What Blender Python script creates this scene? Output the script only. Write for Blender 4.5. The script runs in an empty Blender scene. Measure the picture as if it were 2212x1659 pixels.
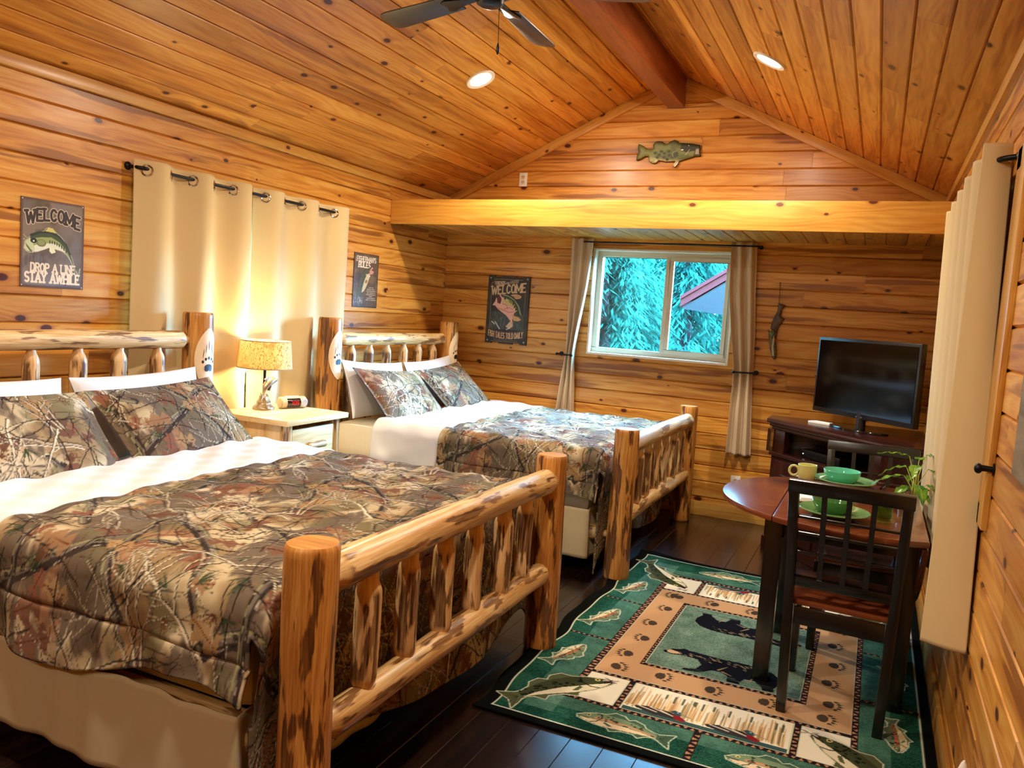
import bpy, bmesh, math, random
import numpy as np
from mathutils import Vector, Matrix, Euler

# ------------------------------------------------------------------ camera, world, exposure, lamps
SC = bpy.context.scene
COL = SC.collection
PI = math.pi
LX, RX, YB, YF = -3.58, 0.35, 6.30, -3.2        # left wall, right wall, back wall, wall behind the camera
EAVE, RIDGE_X, RIDGE_Z = 2.47, -1.607, 3.41     # where slopes meet the side walls, and the ridge

def set_camera():
    yaw, pit, rol = math.radians(24.3452), math.radians(5.06534), math.radians(3.91268)
    f = Vector((-math.sin(yaw)*math.cos(pit), math.cos(yaw)*math.cos(pit), -math.sin(pit)))
    r = Vector((math.cos(yaw), math.sin(yaw), 0))
    u = r.cross(f)
    r2 = r*math.cos(rol) + u*math.sin(rol)
    u2 = u*math.cos(rol) - r*math.sin(rol)
    cd = bpy.data.cameras.new('camera')
    cd.sensor_width = 36.0
    cd.lens = 36.0*1727.4/2212.0
    cd.clip_start, cd.clip_end = 0.05, 300
    co = bpy.data.objects.new('camera', cd)
    co.matrix_world = Matrix((( r2.x, u2.x, -f.x, 0), (r2.y, u2.y, -f.y, 0), (r2.z, u2.z, -f.z, 1.484), (0, 0, 0, 1)))
    COL.objects.link(co)
    SC.camera = co
set_camera()

SC.view_settings.view_transform = 'Standard'
SC.view_settings.look = 'None'
SC.view_settings.gamma = 1.0
SC.view_settings.use_curve_mapping = False
SC.view_settings.exposure = 0.0
SC.cycles.use_denoising = True
SC.cycles.max_bounces = 10
SC.cycles.diffuse_bounces = 5
SC.cycles.glossy_bounces = 4
SC.cycles.sample_clamp_indirect = 8.0
SC.cycles.caustics_reflective = False
SC.cycles.caustics_refractive = False

W = bpy.data.worlds.new('daylight')
SC.world = W
W.use_nodes = True
W.node_tree.nodes['Background'].inputs[0].default_value = (0.16, 0.56, 1.0, 1)
W.node_tree.nodes['Background'].inputs[1].default_value = 34.0

WARM = (1.0, 0.90, 0.72)
DOWNLIGHT_W = 48.0
CANS = [(-2.512, 4.73), (-0.706, 4.73), (-2.512, 1.35), (-0.706, 1.35), (-2.512, -1.6), (-0.706, -1.6)]

def lamp(name, kind, loc, power, color=WARM, **kw):
    d = bpy.data.lights.new(name, kind)
    d.energy = power
    d.color = color
    for k, v in kw.items():
        setattr(d, k, v)
    o = bpy.data.objects.new(name, d)
    o.location = loc
    COL.objects.link(o)
    return o

# bright overcast sky patch above the trees, shining down through the back window
SKY = lamp('sky_light', 'SUN', (2, 12, 8), 200.0, (0.20, 0.55, 1.0), angle=math.radians(62))
SKY.rotation_euler = Vector((-0.50, -0.78, -0.62)).to_track_quat('-Z', 'Y').to_euler()

def ceil_z(x):
    return EAVE + (RIDGE_Z-EAVE)*(x-LX)/(RIDGE_X-LX) if x < RIDGE_X else EAVE + (RIDGE_Z-EAVE)*(RX-x)/(RX-RIDGE_X)

# ------------------------------------------------------------------ helpers
random.seed(11)
RNG = np.random.default_rng(5)

def s2l(c):
    c = np.asarray(c, dtype=np.float64)
    return np.where(c <= 0.04045, c/12.92, ((c+0.055)/1.055)**2.4)

def lin(r, g, b):
    return tuple(float(x) for x in s2l((r/255, g/255, b/255)))

def tag(o, label, cat, group=None, kind=None):
    o['label'] = label
    o['category'] = cat
    if group: o['group'] = group
    if kind: o['kind'] = kind
    return o

def thing(name, label, cat, loc=(0, 0, 0), rotz=0.0, group=None):
    o = bpy.data.objects.new(name, None)
    o.empty_display_size = 0.1
    o.location = loc
    o.rotation_euler = (0, 0, rotz)
    COL.objects.link(o)
    return tag(o, label, cat, group)

def copy_tree(o, parent=None):
    c = o.copy()
    COL.objects.link(c)
    c.parent = parent
    for ch in list(o.children):
        copy_tree(ch, c)
    return c

def struct(o):
    o['kind'] = 'structure'
    return o

class G:
    """collects geometry; uv in metres, u along the grain"""
    def __init__(s):
        s.v = []; s.f = []; s.uv = []; s.c = []; s.mi = []; s.m = 0
    def _vc(s, n, col):
        s.c += [col]*n
    def quadset(s, verts, faces, uvs=None, col=(1, 1, 1)):
        b = len(s.v)
        s.v += [tuple(p) for p in verts]
        s._vc(len(verts), col)
        for i, f in enumerate(faces):
            s.f.append([b+k for k in f])
            s.mi.append(s.m)
            s.uv.append(uvs[i] if uvs else [(0, 0)]*len(f))
    def box(s, c, size, grain=None, rot=None, col=(1, 1, 1), taper=1.0):
        hx, hy, hz = size[0]/2, size[1]/2, size[2]/2
        P = []
        for z in (-1, 1):
            t = taper if z > 0 else 1.0
            for y in (-1, 1):
                for x in (-1, 1):
                    P.append(Vector((x*hx*t, y*hy*t, z*hz)))
        F = [(0, 2, 3, 1), (4, 5, 7, 6), (0, 1, 5, 4), (2, 6, 7, 3), (0, 4, 6, 2), (1, 3, 7, 5)]
        if grain is None:
            grain = max(range(3), key=lambda i: size[i])
        uvs = []
        ou, ov = random.random()*30, random.random()*30
        nax = [2, 2, 1, 1, 0, 0]
        for f, na in zip(F, nax):
            ax = [i for i in range(3) if i != na]
            if grain in ax:
                g, w = grain, [i for i in ax if i != grain][0]
            else:
                g, w = ax
            uvs.append([(P[k][g]+ou, P[k][w]+ov) for k in f])
        if rot is not None:
            P = [rot @ p for p in P]
        P = [p + Vector(c) for p in P]
        s.quadset(P, F, uvs, col)
    def tube(s, pts, radii, seg=12, caps=True, col=(1, 1, 1), wob=0.0, cols=None, seed=0, closed=False):
        pts = [Vector(p) for p in pts]
        n = len(pts)
        if not hasattr(radii, '__len__'):
            radii = [radii]*n
        rr = random.Random(seed)
        V = []; C = []
        up = None
        L = 0.0; Ls = []
        ph = [rr.random()*6.28 for _ in range(6)]
        for i in range(n):
            if closed:
                d = pts[(i+1) % n]-pts[i-1]
            else:
                d = pts[min(i+1, n-1)]-pts[max(i-1, 0)]
            d.normalize()
            if up is None:
                up = Vector((0, 0, 1)) if abs(d.z) < 0.9 else Vector((1, 0, 0))
            a = up - d*up.dot(d); a.normalize()
            up = a
            b = d.cross(a)
            if i: L += (pts[i]-pts[i-1]).length
            Ls.append(L)
            for k in range(seg):
                t = 2*PI*k/seg
                r = radii[i]
                if wob:
                    r *= 1+wob*(math.sin(2*t+ph[0]+L*3)+0.7*math.sin(3*t+ph[1]-L*5)+0.6*math.sin(5*t+ph[2]+L*9)+0.8*math.sin(L*7+ph[3]))
                V.append(pts[i]+(a*math.cos(t)+b*math.sin(t))*r)
        F = []; U = []
        ou = random.random()*20
        R = max(radii)
        rows = n if closed else n-1
        for i in range(rows):
            j = (i+1) % n
            for k in range(seg):
                k2 = (k+1) % seg
                F.append((i*seg+k, i*seg+k2, j*seg+k2, j*seg+k))
                u0, u1 = Ls[i]+ou, (Ls[j] if j else Ls[i]+0.01)+ou
                v0, v1 = 2*PI*R*k/seg, 2*PI*R*(k+1)/seg
                U.append([(u0, v0), (u0, v1), (u1, v1), (u1, v0)])
        b0 = len(s.v)
        s.quadset(V, F, U, col)
        if cols:
            for i in range(n):
                for k in range(seg):
                    s.c[b0+i*seg+k] = cols[i]
        if caps and not closed:
            for i, rev in ((0, True), (n-1, False)):
                idx = [i*seg+k for k in range(seg)]
                if rev: idx.reverse()
                s.f.append([b0+k for k in idx]); s.mi.append(s.m)
                s.uv.append([(V[k].x+V[k].z+ou, V[k].y+V[k].z*0.6) for k in idx])
    def lathe(s, prof, seg=24, c=(0, 0, 0), col=(1, 1, 1), axis='z'):
        c = Vector(c)
        V = []; F = []
        n = len(prof)
        for (r, z) in prof:
            for k in range(seg):
                t = 2*PI*k/seg
                p = Vector((r*math.cos(t), r*math.sin(t), z))
                if axis == 'x': p = Vector((p.z, p.x, p.y))
                if axis == 'y': p = Vector((p.y, p.z, p.x))
                V.append(c+p)
        for i in range(n-1):
            for k in range(seg):
                k2 = (k+1) % seg
                F.append((i*seg+k, i*seg+k2, (i+1)*seg+k2, (i+1)*seg+k))
        U = [[(V[q].z, math.atan2(V[q].y-c.y, V[q].x-c.x)*0.1) for q in f] for f in F]
        if prof[0][0] > 1e-5:
            F.append(tuple(reversed(range(seg)))); U.append([(V[q].x, V[q].y) for q in F[-1]])
        if prof[-1][0] > 1e-5:
            F.append(tuple((n-1)*seg+k for k in range(seg))); U.append([(V[q].x, V[q].y) for q in F[-1]])
        s.quadset(V, F, U, col)
    def prism(s, poly, z0, z1, axis='z', col=(1, 1, 1), grain=0):
        """poly: 2-D outline (ccw), extruded along axis from z0 to z1"""
        def P(a, b, z):
            return {'z': (a, b, z), 'y': (a, z, b), 'x': (z, a, b)}[axis]
        n = len(poly)
        V = [P(a, b, z0) for a, b in poly]+[P(a, b, z1) for a, b in poly]
        F = [tuple(reversed(range(n))), tuple(range(n, 2*n))]
        ou, ov = random.random()*20, random.random()*20
        pu = lambda a, b: (a+ou, b+ov) if grain == 0 else (b+ou, a+ov)
        U = [[pu(*poly[k]) for k in reversed(range(n))], [pu(*p) for p in poly]]
        L = 0
        for i in range(n):
            j = (i+1) % n
            F.append((i, j, n+j, n+i))
            d = math.hypot(poly[j][0]-poly[i][0], poly[j][1]-poly[i][1])
            U.append([(L, z0), (L+d, z0), (L+d, z1), (L, z1)]); L += d
        s.quadset(V, F, U, col)
    def sphere(s, c, r, seg=16, rings=10, rot=None, col=(1, 1, 1)):
        V = []; F = []
        for i in range(rings+1):
            th = PI*i/rings
            for k in range(seg):
                t = 2*PI*k/seg
                p = Vector((r[0]*math.sin(th)*math.cos(t), r[1]*math.sin(th)*math.sin(t), -r[2]*math.cos(th)))
                if rot is not None: p = rot @ p
                V.append(p+Vector(c))
        for i in range(rings):
            for k in range(seg):
                k2 = (k+1) % seg
                F.append((i*seg+k, i*seg+k2, (i+1)*seg+k2, (i+1)*seg+k))
        s.quadset(V, F, None, col)
    def obj(s, name, mats, parent=None, smooth=True, bevel=0.0, loc=(0, 0, 0), rot=(0, 0, 0), angle=0.7, merge=False):
        me = bpy.data.meshes.new(name)
        me.from_pydata(s.v, [], s.f)
        ul = me.uv_layers.new(name='UVMap')
        flat = [x for f in s.uv for p in f for x in p]
        ul.data.foreach_set('uv', flat)
        ca = me.color_attributes.new('Col', 'FLOAT_COLOR', 'POINT')
        ca.data.foreach_set('color', [x for c in s.c for x in (c[0], c[1], c[2], 1.0)])
        if not isinstance(mats, (list, tuple)): mats = [mats]
        for m in mats: me.materials.append(m)
        me.polygons.foreach_set('material_index', s.mi)
        me.polygons.foreach_set('use_smooth', [smooth]*len(s.f))
        if merge or bevel:
            bm = bmesh.new(); bm.from_mesh(me)
            bmesh.ops.remove_doubles(bm, verts=bm.verts, dist=1e-5)
            if bevel:
                es = [e for e in bm.edges if len(e.link_faces) == 2 and e.calc_face_angle(0) > 0.6]
                bmesh.ops.bevel(bm, geom=es, offset=bevel, segments=2, profile=0.6, affect='EDGES', clamp_overlap=True)
            bm.to_mesh(me); bm.free()
        me.update()
        if smooth:
            me.set_sharp_from_angle(angle=angle)
        o = bpy.data.objects.new(name, me)
        o.location = loc; o.rotation_euler = rot
        COL.objects.link(o)
        if parent: o.parent = parent
        return o

def grid_obj(name, P, colors, mat, parent=None, loc=(0, 0, 0), rot=(0, 0, 0), uv=None, mask=None, smooth=True):
    """P: (h,w,3) points; colors: (h,w,3) linear or None; mask: (h-1,w-1) faces kept"""
    h, w = P.shape[:2]
    me = bpy.data.meshes.new(name)
    idx = np.arange(h*w).reshape(h, w)
    F = np.stack([idx[:-1, :-1], idx[:-1, 1:], idx[1:, 1:], idx[1:, :-1]], -1).reshape(-1, 4)
    V = P.reshape(-1, 3)
    Cc = colors.reshape(-1, 3) if colors is not None else None
    UV = uv.reshape(-1, 2) if uv is not None else None
    if mask is not None:
        F = F[mask.reshape(-1)]
        used = np.unique(F)
        re = np.full(h*w, -1); re[used] = np.arange(len(used))
        F = re[F]; V = V[used]
        if Cc is not None: Cc = Cc[used]
        if UV is not None: UV = UV[used]
    nf = len(F)
    me.vertices.add(len(V)); me.vertices.foreach_set('co', V.astype(np.float32).ravel())
    me.loops.add(nf*4); me.loops.foreach_set('vertex_index', F.astype(np.int32).ravel())
    me.polygons.add(nf)
    me.polygons.foreach_set('loop_start', (np.arange(nf)*4).astype(np.int32))
    me.update(calc_edges=True)
    me.polygons.foreach_set('use_smooth', np.full(nf, smooth))
    if Cc is not None:
        ca = me.color_attributes.new('Col', 'FLOAT_COLOR', 'POINT')
        c4 = np.ones((len(V), 4), np.float32); c4[:, :3] = Cc
        ca.data.foreach_set('color', c4.ravel())
    if UV is not None:
        ul = me.uv_layers.new(name='UVMap')
        ul.data.foreach_set('uv', UV[F.ravel()].astype(np.float32).ravel())
    me.materials.append(mat)
    me.validate()
    o = bpy.data.objects.new(name, me)
    o.location = loc; o.rotation_euler = rot
    COL.objects.link(o)
    if parent: o.parent = parent
    return o

def solidify(o, t, off=-1.0):
    m = o.modifiers.new('solid', 'SOLIDIFY'); m.thickness = t; m.offset = off
    return o

# ------------------------------------------------------------------ materials
class NT:
    def __init__(s, name):
        s.mat = bpy.data.materials.new(name); s.mat.use_nodes = True
        s.t = s.mat.node_tree; s.t.nodes.clear()
        s.out = s.t.nodes.new('ShaderNodeOutputMaterial')
    def n(s, ty, **kw):
        nd = s.t.nodes.new('ShaderNode'+ty)
        for k, v in kw.items():
            setattr(nd, k, v)
        return nd
    def l(s, a, b):
        s.t.links.new(a, b)
    def inp(s, sock, v):
        if hasattr(v, 'is_output') or isinstance(v, bpy.types.NodeSocket): s.l(v, sock)
        else: sock.default_value = v
    def math(s, op, a, b=0.0, c=0.0, clamp=False):
        m = s.n('Math', operation=op); m.use_clamp = clamp
        s.inp(m.inputs[0], a); s.inp(m.inputs[1], b); s.inp(m.inputs[2], c)
        return m.outputs[0]
    def ramp(s, f, stops):
        r = s.n('ValToRGB')
        e = r.color_ramp.elements
        while len(e) < len(stops): e.new(0.5)
        for k, (p, c) in zip(e, stops):
            k.position = p; k.color = (c[0], c[1], c[2], 1) if hasattr(c, '__len__') else (c, c, c, 1)
        s.inp(r.inputs[0], f)
        return r.outputs[0]
    def mix(s, f, a, b, mode='MIX'):
        m = s.n('Mix', data_type='RGBA', blend_type=mode)
        s.inp(m.inputs[0], f)
        for k, v in ((6, a), (7, b)):
            if isinstance(v, tuple) and len(v) == 3: v = v+(1,)
            s.inp(m.inputs[k], v)
        return m.outputs[2]
    def mapr(s, v, a, b, c, d):
        m = s.n('MapRange'); s.inp(m.inputs[0], v)
        for i, x in enumerate((a, b, c, d)): m.inputs[i+1].default_value = x
        return m.outputs[0]
    def noise(s, vec, scale, detail=3.0, rough=0.55, w=None):
        nd = s.n('TexNoise')
        if w is not None:
            nd.noise_dimensions = '4D'; s.inp(nd.inputs['W'], w)
        s.l(vec, nd.inputs['Vector'])
        nd.inputs['Scale'].default_value = scale; nd.inputs['Detail'].default_value = detail; nd.inputs['Roughness'].default_value = rough
        return nd.outputs[0]
    def xyz(s, x, y, z=0.0):
        c = s.n('CombineXYZ'); s.inp(c.inputs[0], x); s.inp(c.inputs[1], y); s.inp(c.inputs[2], z)
        return c.outputs[0]
    def uv(s):
        u = s.n('UVMap'); u.uv_map = 'UVMap'
        p = s.n('SeparateXYZ'); s.l(u.outputs[0], p.inputs[0])
        return p.outputs[0], p.outputs[1]
    def col(s):
        a = s.n('Attribute'); a.attribute_name = 'Col'
        return a.outputs['Color']
    def bsdf(s, color, rough=0.5, metal=0.0, spec=0.5, bump=None, bstr=0.2, bdist=0.01, **kw):
        b = s.n('BsdfPrincipled')
        if isinstance(color, tuple) and len(color) == 3: color = color+(1,)
        s.inp(b.inputs['Base Color'], color)
        s.inp(b.inputs['Roughness'], rough)
        b.inputs['Metallic'].default_value = metal
        b.inputs['Specular IOR Level'].default_value = spec
        for k, v in kw.items():
            s.inp(b.inputs[k.replace('_', ' ')], v)
        if bump is not None:
            bn = s.n('Bump'); bn.inputs['Strength'].default_value = bstr; bn.inputs['Distance'].default_value = bdist
            s.l(bump, bn.inputs['Height']); s.l(bn.outputs[0], b.inputs['Normal'])
        s.l(b.outputs[0], s.out.inputs[0])
        return b

def plain(name, rgb, rough=0.5, metal=0.0, spec=0.5, vary=0.06, **kw):
    t = NT(name)
    tc = t.n('TexCoord')
    nz = t.noise(tc.outputs['Object'], 14.0, 3)
    c = t.mix(nz, tuple(x*(1-vary) for x in lin(*rgb)), tuple(min(1, x*(1+vary)) for x in lin(*rgb)))
    t.bsdf(c, rough, metal, spec, **kw)
    return t.mat

def painted(name, rough=0.8, bump_scale=900.0, bstr=0.15, spec=0.3, sheen=0.0):
    """colour comes from the printed / woven / painted pattern stored on the mesh"""
    t = NT(name)
    tc = t.n('TexCoord')
    nz = t.noise(tc.outputs['Object'], bump_scale, 2)
    c = t.mix(0.12, t.col(), nz, 'OVERLAY')
    kw = {'Sheen_Weight': sheen} if sheen else {}
    t.bsdf(c, rough, 0, spec, bump=nz, bstr=bstr, bdist=0.002, **kw)
    return t.mat

def glow(name, rgb, strength):
    t = NT(name)
    e = t.n('Emission'); e.inputs[0].default_value = lin(*rgb)+(1,); e.inputs[1].default_value = strength
    t.l(e.outputs[0], t.out.inputs[0])
    return t.mat

def boards_mat(name, light, mid, dark, knot, rough=0.38, knots=0.32, tone=(0.72, 1.12), streak=0.5, coat=0.25, spec=0.5):
    t = NT(name)
    u, v = t.uv()
    # knots: elliptical, sparse
    vo = t.n('TexVoronoi', voronoi_dimensions='2D', feature='F1')
    vo.inputs['Scale'].default_value = 1.0
    t.l(t.xyz(t.math('MULTIPLY', u, 3.6), t.math('MULTIPLY', v, 6.4)), vo.inputs['Vector'])
    sepc = t.n('SeparateColor'); t.l(vo.outputs['Color'], sepc.inputs[0])
    keep = t.math('LESS_THAN', sepc.outputs[0], knots)
    size = t.mapr(sepc.outputs[1], 0, 1, 0.030, 0.125)
    d = t.math('DIVIDE', vo.outputs['Distance'], size)
    near = t.math('MULTIPLY', t.mapr(d, 0.6, 5.0, 1.0, 0.0), keep)
    vw = t.math('ADD', v, t.math('MULTIPLY', t.math('MULTIPLY', near, near), 0.02))
    n1 = t.noise(t.xyz(t.math('MULTIPLY', u, 1.1), t.math('MULTIPLY', vw, 15.0)), 1.0, 4, 0.6)
    n2 = t.noise(t.xyz(t.math('MULTIPLY', u, 5.0), t.math('MULTIPLY', vw, 170.0)), 1.0, 2)
    wob = t.noise(t.xyz(t.math('MULTIPLY', u, 0.9), t.math('MULTIPLY', vw, 5.0)), 1.0, 2)
    ring = t.math('SINE', t.math('ADD', t.math('MULTIPLY', vw, 150.0), t.math('MULTIPLY', wob, 55.0)))
    g = t.math('ADD', t.math('ADD', t.math('MULTIPLY', n1, 0.75), t.math('MULTIPLY', n2, 0.2)), t.math('MULTIPLY', ring, 0.045))
    base = t.ramp(g, [(0.28, dark), (0.46, mid), (0.66, light)])
    # long brown heartwood streaks
    st = t.noise(t.xyz(t.math('MULTIPLY', u, 0.8), t.math('MULTIPLY', vw, 15.0), 7.3), 1.0, 3, 0.5)
    stf = t.math('MULTIPLY', t.mapr(st, 0.585, 0.64, 0.0, 1.0), streak)
    base = t.mix(stf, base, tuple(0.5*a+0.5*b for a, b in zip(dark, knot)))
    ringk = t.math('MULTIPLY', t.mapr(d, 1.0, 1.8, 0.65, 0.0), keep)
    base = t.mix(ringk, base, dark)
    core = t.math('MULTIPLY', t.mapr(d, 0.75, 1.05, 1.0, 0.0), keep)
    base = t.mix(core, base, knot)
    sc = t.n('SeparateColor'); t.l(t.col(), sc.inputs[0])
    tn = t.mapr(sc.outputs[0], 0, 1, tone[0], tone[1])
    base = t.mix(1.0, base, t.xyz(tn, t.math('POWER', tn, 1.25), t.math('POWER', tn, 1.5)), 'MULTIPLY')
    t.bsdf(base, rough, 0, spec, bump=n2, bstr=0.08, bdist=0.003, Coat_Weight=coat, Coat_Roughness=0.22)
    return t.mat

def log_mat(name, light, mid, dark, grey, amount=0.5, scale=1.0):
    t = NT(name)
    u, v = t.uv()
    oi = t.n('ObjectInfo')
    w = t.math('MULTIPLY', oi.outputs['Random'], 40.0)
    p = t.xyz(t.math('MULTIPLY', u, 4.2*scale), t.math('MULTIPLY', v, 26.0*scale))
    n1 = t.noise(p, 1.0, 3, 0.55, w=w)
    n2 = t.noise(t.xyz(t.math('MULTIPLY', u, 7.0), t.math('MULTIPLY', v, 150.0)), 1.0, 2, w=w)
    n3 = t.noise(t.xyz(t.math('MULTIPLY', u, 1.6*scale), t.math('MULTIPLY', v, 13.0*scale), 4.0), 1.0, 3, 0.5, w=w)
    base = t.ramp(t.math('ADD', t.math('MULTIPLY', n2, 0.45), t.math('MULTIPLY', n3, 0.55)), [(0.36, tuple(0.75*q for q in mid)), (0.46, mid), (0.6, light)])
    sc = t.n('SeparateColor'); t.l(t.col(), sc.inputs[0])
    bark = sc.outputs[0]                           # 1 on the log, 0 on sanded tenons
    a = 0.5+(amount-0.5)*0.5
    flake = t.mapr(n1, a-0.035, a+0.005, 1.0, 0.0)
    base2 = t.mix(flake, base, t.mix(t.mapr(n2, .35, .65, 0.0, 0.45), dark, mid))
    gr = t.mapr(n3, 0.60, 0.68, 0.0, 0.75)
    base2 = t.mix(gr, base2, grey)
    c = t.mix(bark, base, base2)
    t.bsdf(c, 0.40, 0, 0.4, bump=t.math('ADD', t.math('MULTIPLY', n1, 0.8), t.math('MULTIPLY', n2, 0.2)), bstr=0.45, bdist=0.006, Coat_Weight=0.12, Coat_Roughness=0.25)
    return t.mat

PINE_WALL = boards_mat('knotty_pine_wall', lin(224, 172, 88), lin(206, 140, 54), lin(166, 94, 30), lin(78, 32, 12), knots=0.34, tone=(0.74, 1.12), streak=0.8, coat=0.12, spec=0.35)
PINE_CEIL = boards_mat('knotty_pine_ceiling', lin(224, 170, 84), lin(204, 140, 56), lin(160, 92, 32), lin(72, 30, 12), knots=0.26, tone=(0.64, 1.14), streak=0.45, coat=0.12, spec=0.35)
PINE_TRIM = boards_mat('pine_trim', lin(220, 172, 90), lin(204, 148, 64), lin(170, 104, 42), lin(84, 36, 18), knots=0.12, streak=0.15)
BEAM_WOOD = boards_mat('ridge_beam_wood', lin(150, 78, 36), lin(128, 60, 26), lin(96, 38, 16), lin(60, 24, 12), knots=0.10, streak=0.3)
FLOOR_WOOD = boards_mat('dark_plank_floor', lin(44, 24, 15), lin(28, 15, 10), lin(14, 7, 5), lin(8, 4, 3), rough=0.24, knots=0.04, tone=(0.6, 1.2), coat=0.5)
CHERRY = boards_mat('cherry_tabletop', lin(140, 74, 40), lin(120, 56, 28), lin(88, 36, 18), lin(60, 24, 12), rough=0.16, knots=0.0, streak=0.25, coat=0.6)
MAHOG = boards_mat('mahogany', lin(70, 30, 20), lin(54, 21, 14), lin(32, 12, 8), lin(16, 6, 5), rough=0.26, knots=0.0, streak=0.2, coat=0.5)
ESPRESSO = boards_mat('espresso_wood', lin(22, 16, 13), lin(15, 11, 9), lin(9, 6, 5), lin(6, 4, 4), rough=0.26, knots=0.0, streak=0.1, coat=0.4)
PALE_PINE = boards_mat('pale_pine', lin(236, 204, 150), lin(224, 184, 124), lin(196, 146, 84), lin(110, 58, 28), knots=0.16, streak=0.25)
LOG_POST = log_mat('peeled_log_post', lin(214, 156, 80), lin(178, 114, 48), lin(62, 30, 13), lin(112, 96, 78), 0.46)
LOG_RAIL = log_mat('peeled_log_rail', lin(228, 194, 140), lin(202, 154, 92), lin(92, 50, 24), lin(150, 130, 106), 0.44)
LOG_SPINDLE = log_mat('peeled_log_spindle', lin(228, 194, 144), lin(206, 158, 100), lin(60, 22, 10), lin(160, 118, 84), 0.52, 1.0)
BLACK_METAL = plain('black_metal', (22, 20, 22), 0.35, 0.6)
BLACK_PLASTIC = plain('black_plastic', (14, 14, 16), 0.3)
CHROME = plain('chrome', (220, 220, 224), 0.12, 1.0)
BRASS_GREY = plain('pewter', (176, 162, 140), 0.28, 0.9)
WHITE_CLOTH = plain('white_cotton', (218, 213, 212), 0.85, spec=0.2, vary=0.03)
CREAM_CLOTH = plain('cream_sheet', (226, 212, 186), 0.85, spec=0.2, vary=0.03)
SKIRT_CLOTH = plain('khaki_cotton', (196, 178, 142), 0.9, spec=0.15, vary=0.05)
VINYL = plain('almond_vinyl', (208, 190, 160), 0.4, vary=0.02)
WHITE_PLASTIC = plain('white_plastic', (236, 230, 218), 0.4, vary=0.02)
INK = plain('black_paint', (26, 24, 24), 0.5)
CARVED = plain('carved_pale_wood', (232, 204, 164), 0.5, vary=0.06)
CAMO = painted('camouflage_cotton', 0.95, 700, 0.25, 0.08)
RUG_M = painted('woven_rug', 1.0, 420, 0.5, 0.02)
SIGN_M = painted('printed_tin', 0.42, 300, 0.03, 0.5)
PLAQUE_M = painted('painted_wood', 0.5, 200, 0.06, 0.5)

def cloth_mat(name, rgb, transl=0.0):
    t = NT(name)
    tc = t.n('TexCoord')
    nz = t.noise(tc.outputs['Object'], 1200.0, 2)
    soft = t.noise(tc.outputs['Object'], 6.0, 3)
    c = t.mix(soft, tuple(x*0.95 for x in lin(*rgb)), lin(*rgb))
    b = t.bsdf(c, 0.8, 0, 0.25, bump=nz, bstr=0.1, bdist=0.001, Sheen_Weight=0.15)
    if transl:
        tr = t.n('BsdfTranslucent'); t.l(c, tr.inputs[0])
        mx = t.n('MixShader'); mx.inputs[0].default_value = transl
        t.l(b.outputs[0], mx.inputs[1]); t.l(tr.outputs[0], mx.inputs[2]); t.l(mx.outputs[0], t.out.inputs[0])
    return t.mat
CURTAIN = cloth_mat('cream_curtain', (208, 182, 134))
CURTAIN_TAUPE = cloth_mat('taupe_curtain', (204, 180, 146))

def glass_mat(name, tint=(1, 1, 1), rough=0.0):
    t = NT(name)
    tr = t.n('BsdfTransparent'); tr.inputs[0].default_value = tint+(1,)
    gl = t.n('BsdfGlossy'); gl.inputs['Roughness'].default_value = rough
    fr = t.n('Fresnel'); ge = t.n('NewGeometry')
    t.l(t.mapr(ge.outputs['Backfacing'], 0, 1, 1.45, 1/1.45), fr.inputs[0])
    mx = t.n('MixShader')
    t.l(fr.outputs[0], mx.inputs[0]); t.l(tr.outputs[0], mx.inputs[1]); t.l(gl.outputs[0], mx.inputs[2])
    t.l(mx.outputs[0], t.out.inputs[0])
    return t.mat
PANE = glass_mat('window_glass')
CLEAR = glass_mat('clear_glass', (0.93, 0.96, 0.94))
GREEN_GLASS = glass_mat('green_glass', (0.62, 0.80, 0.45))

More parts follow.
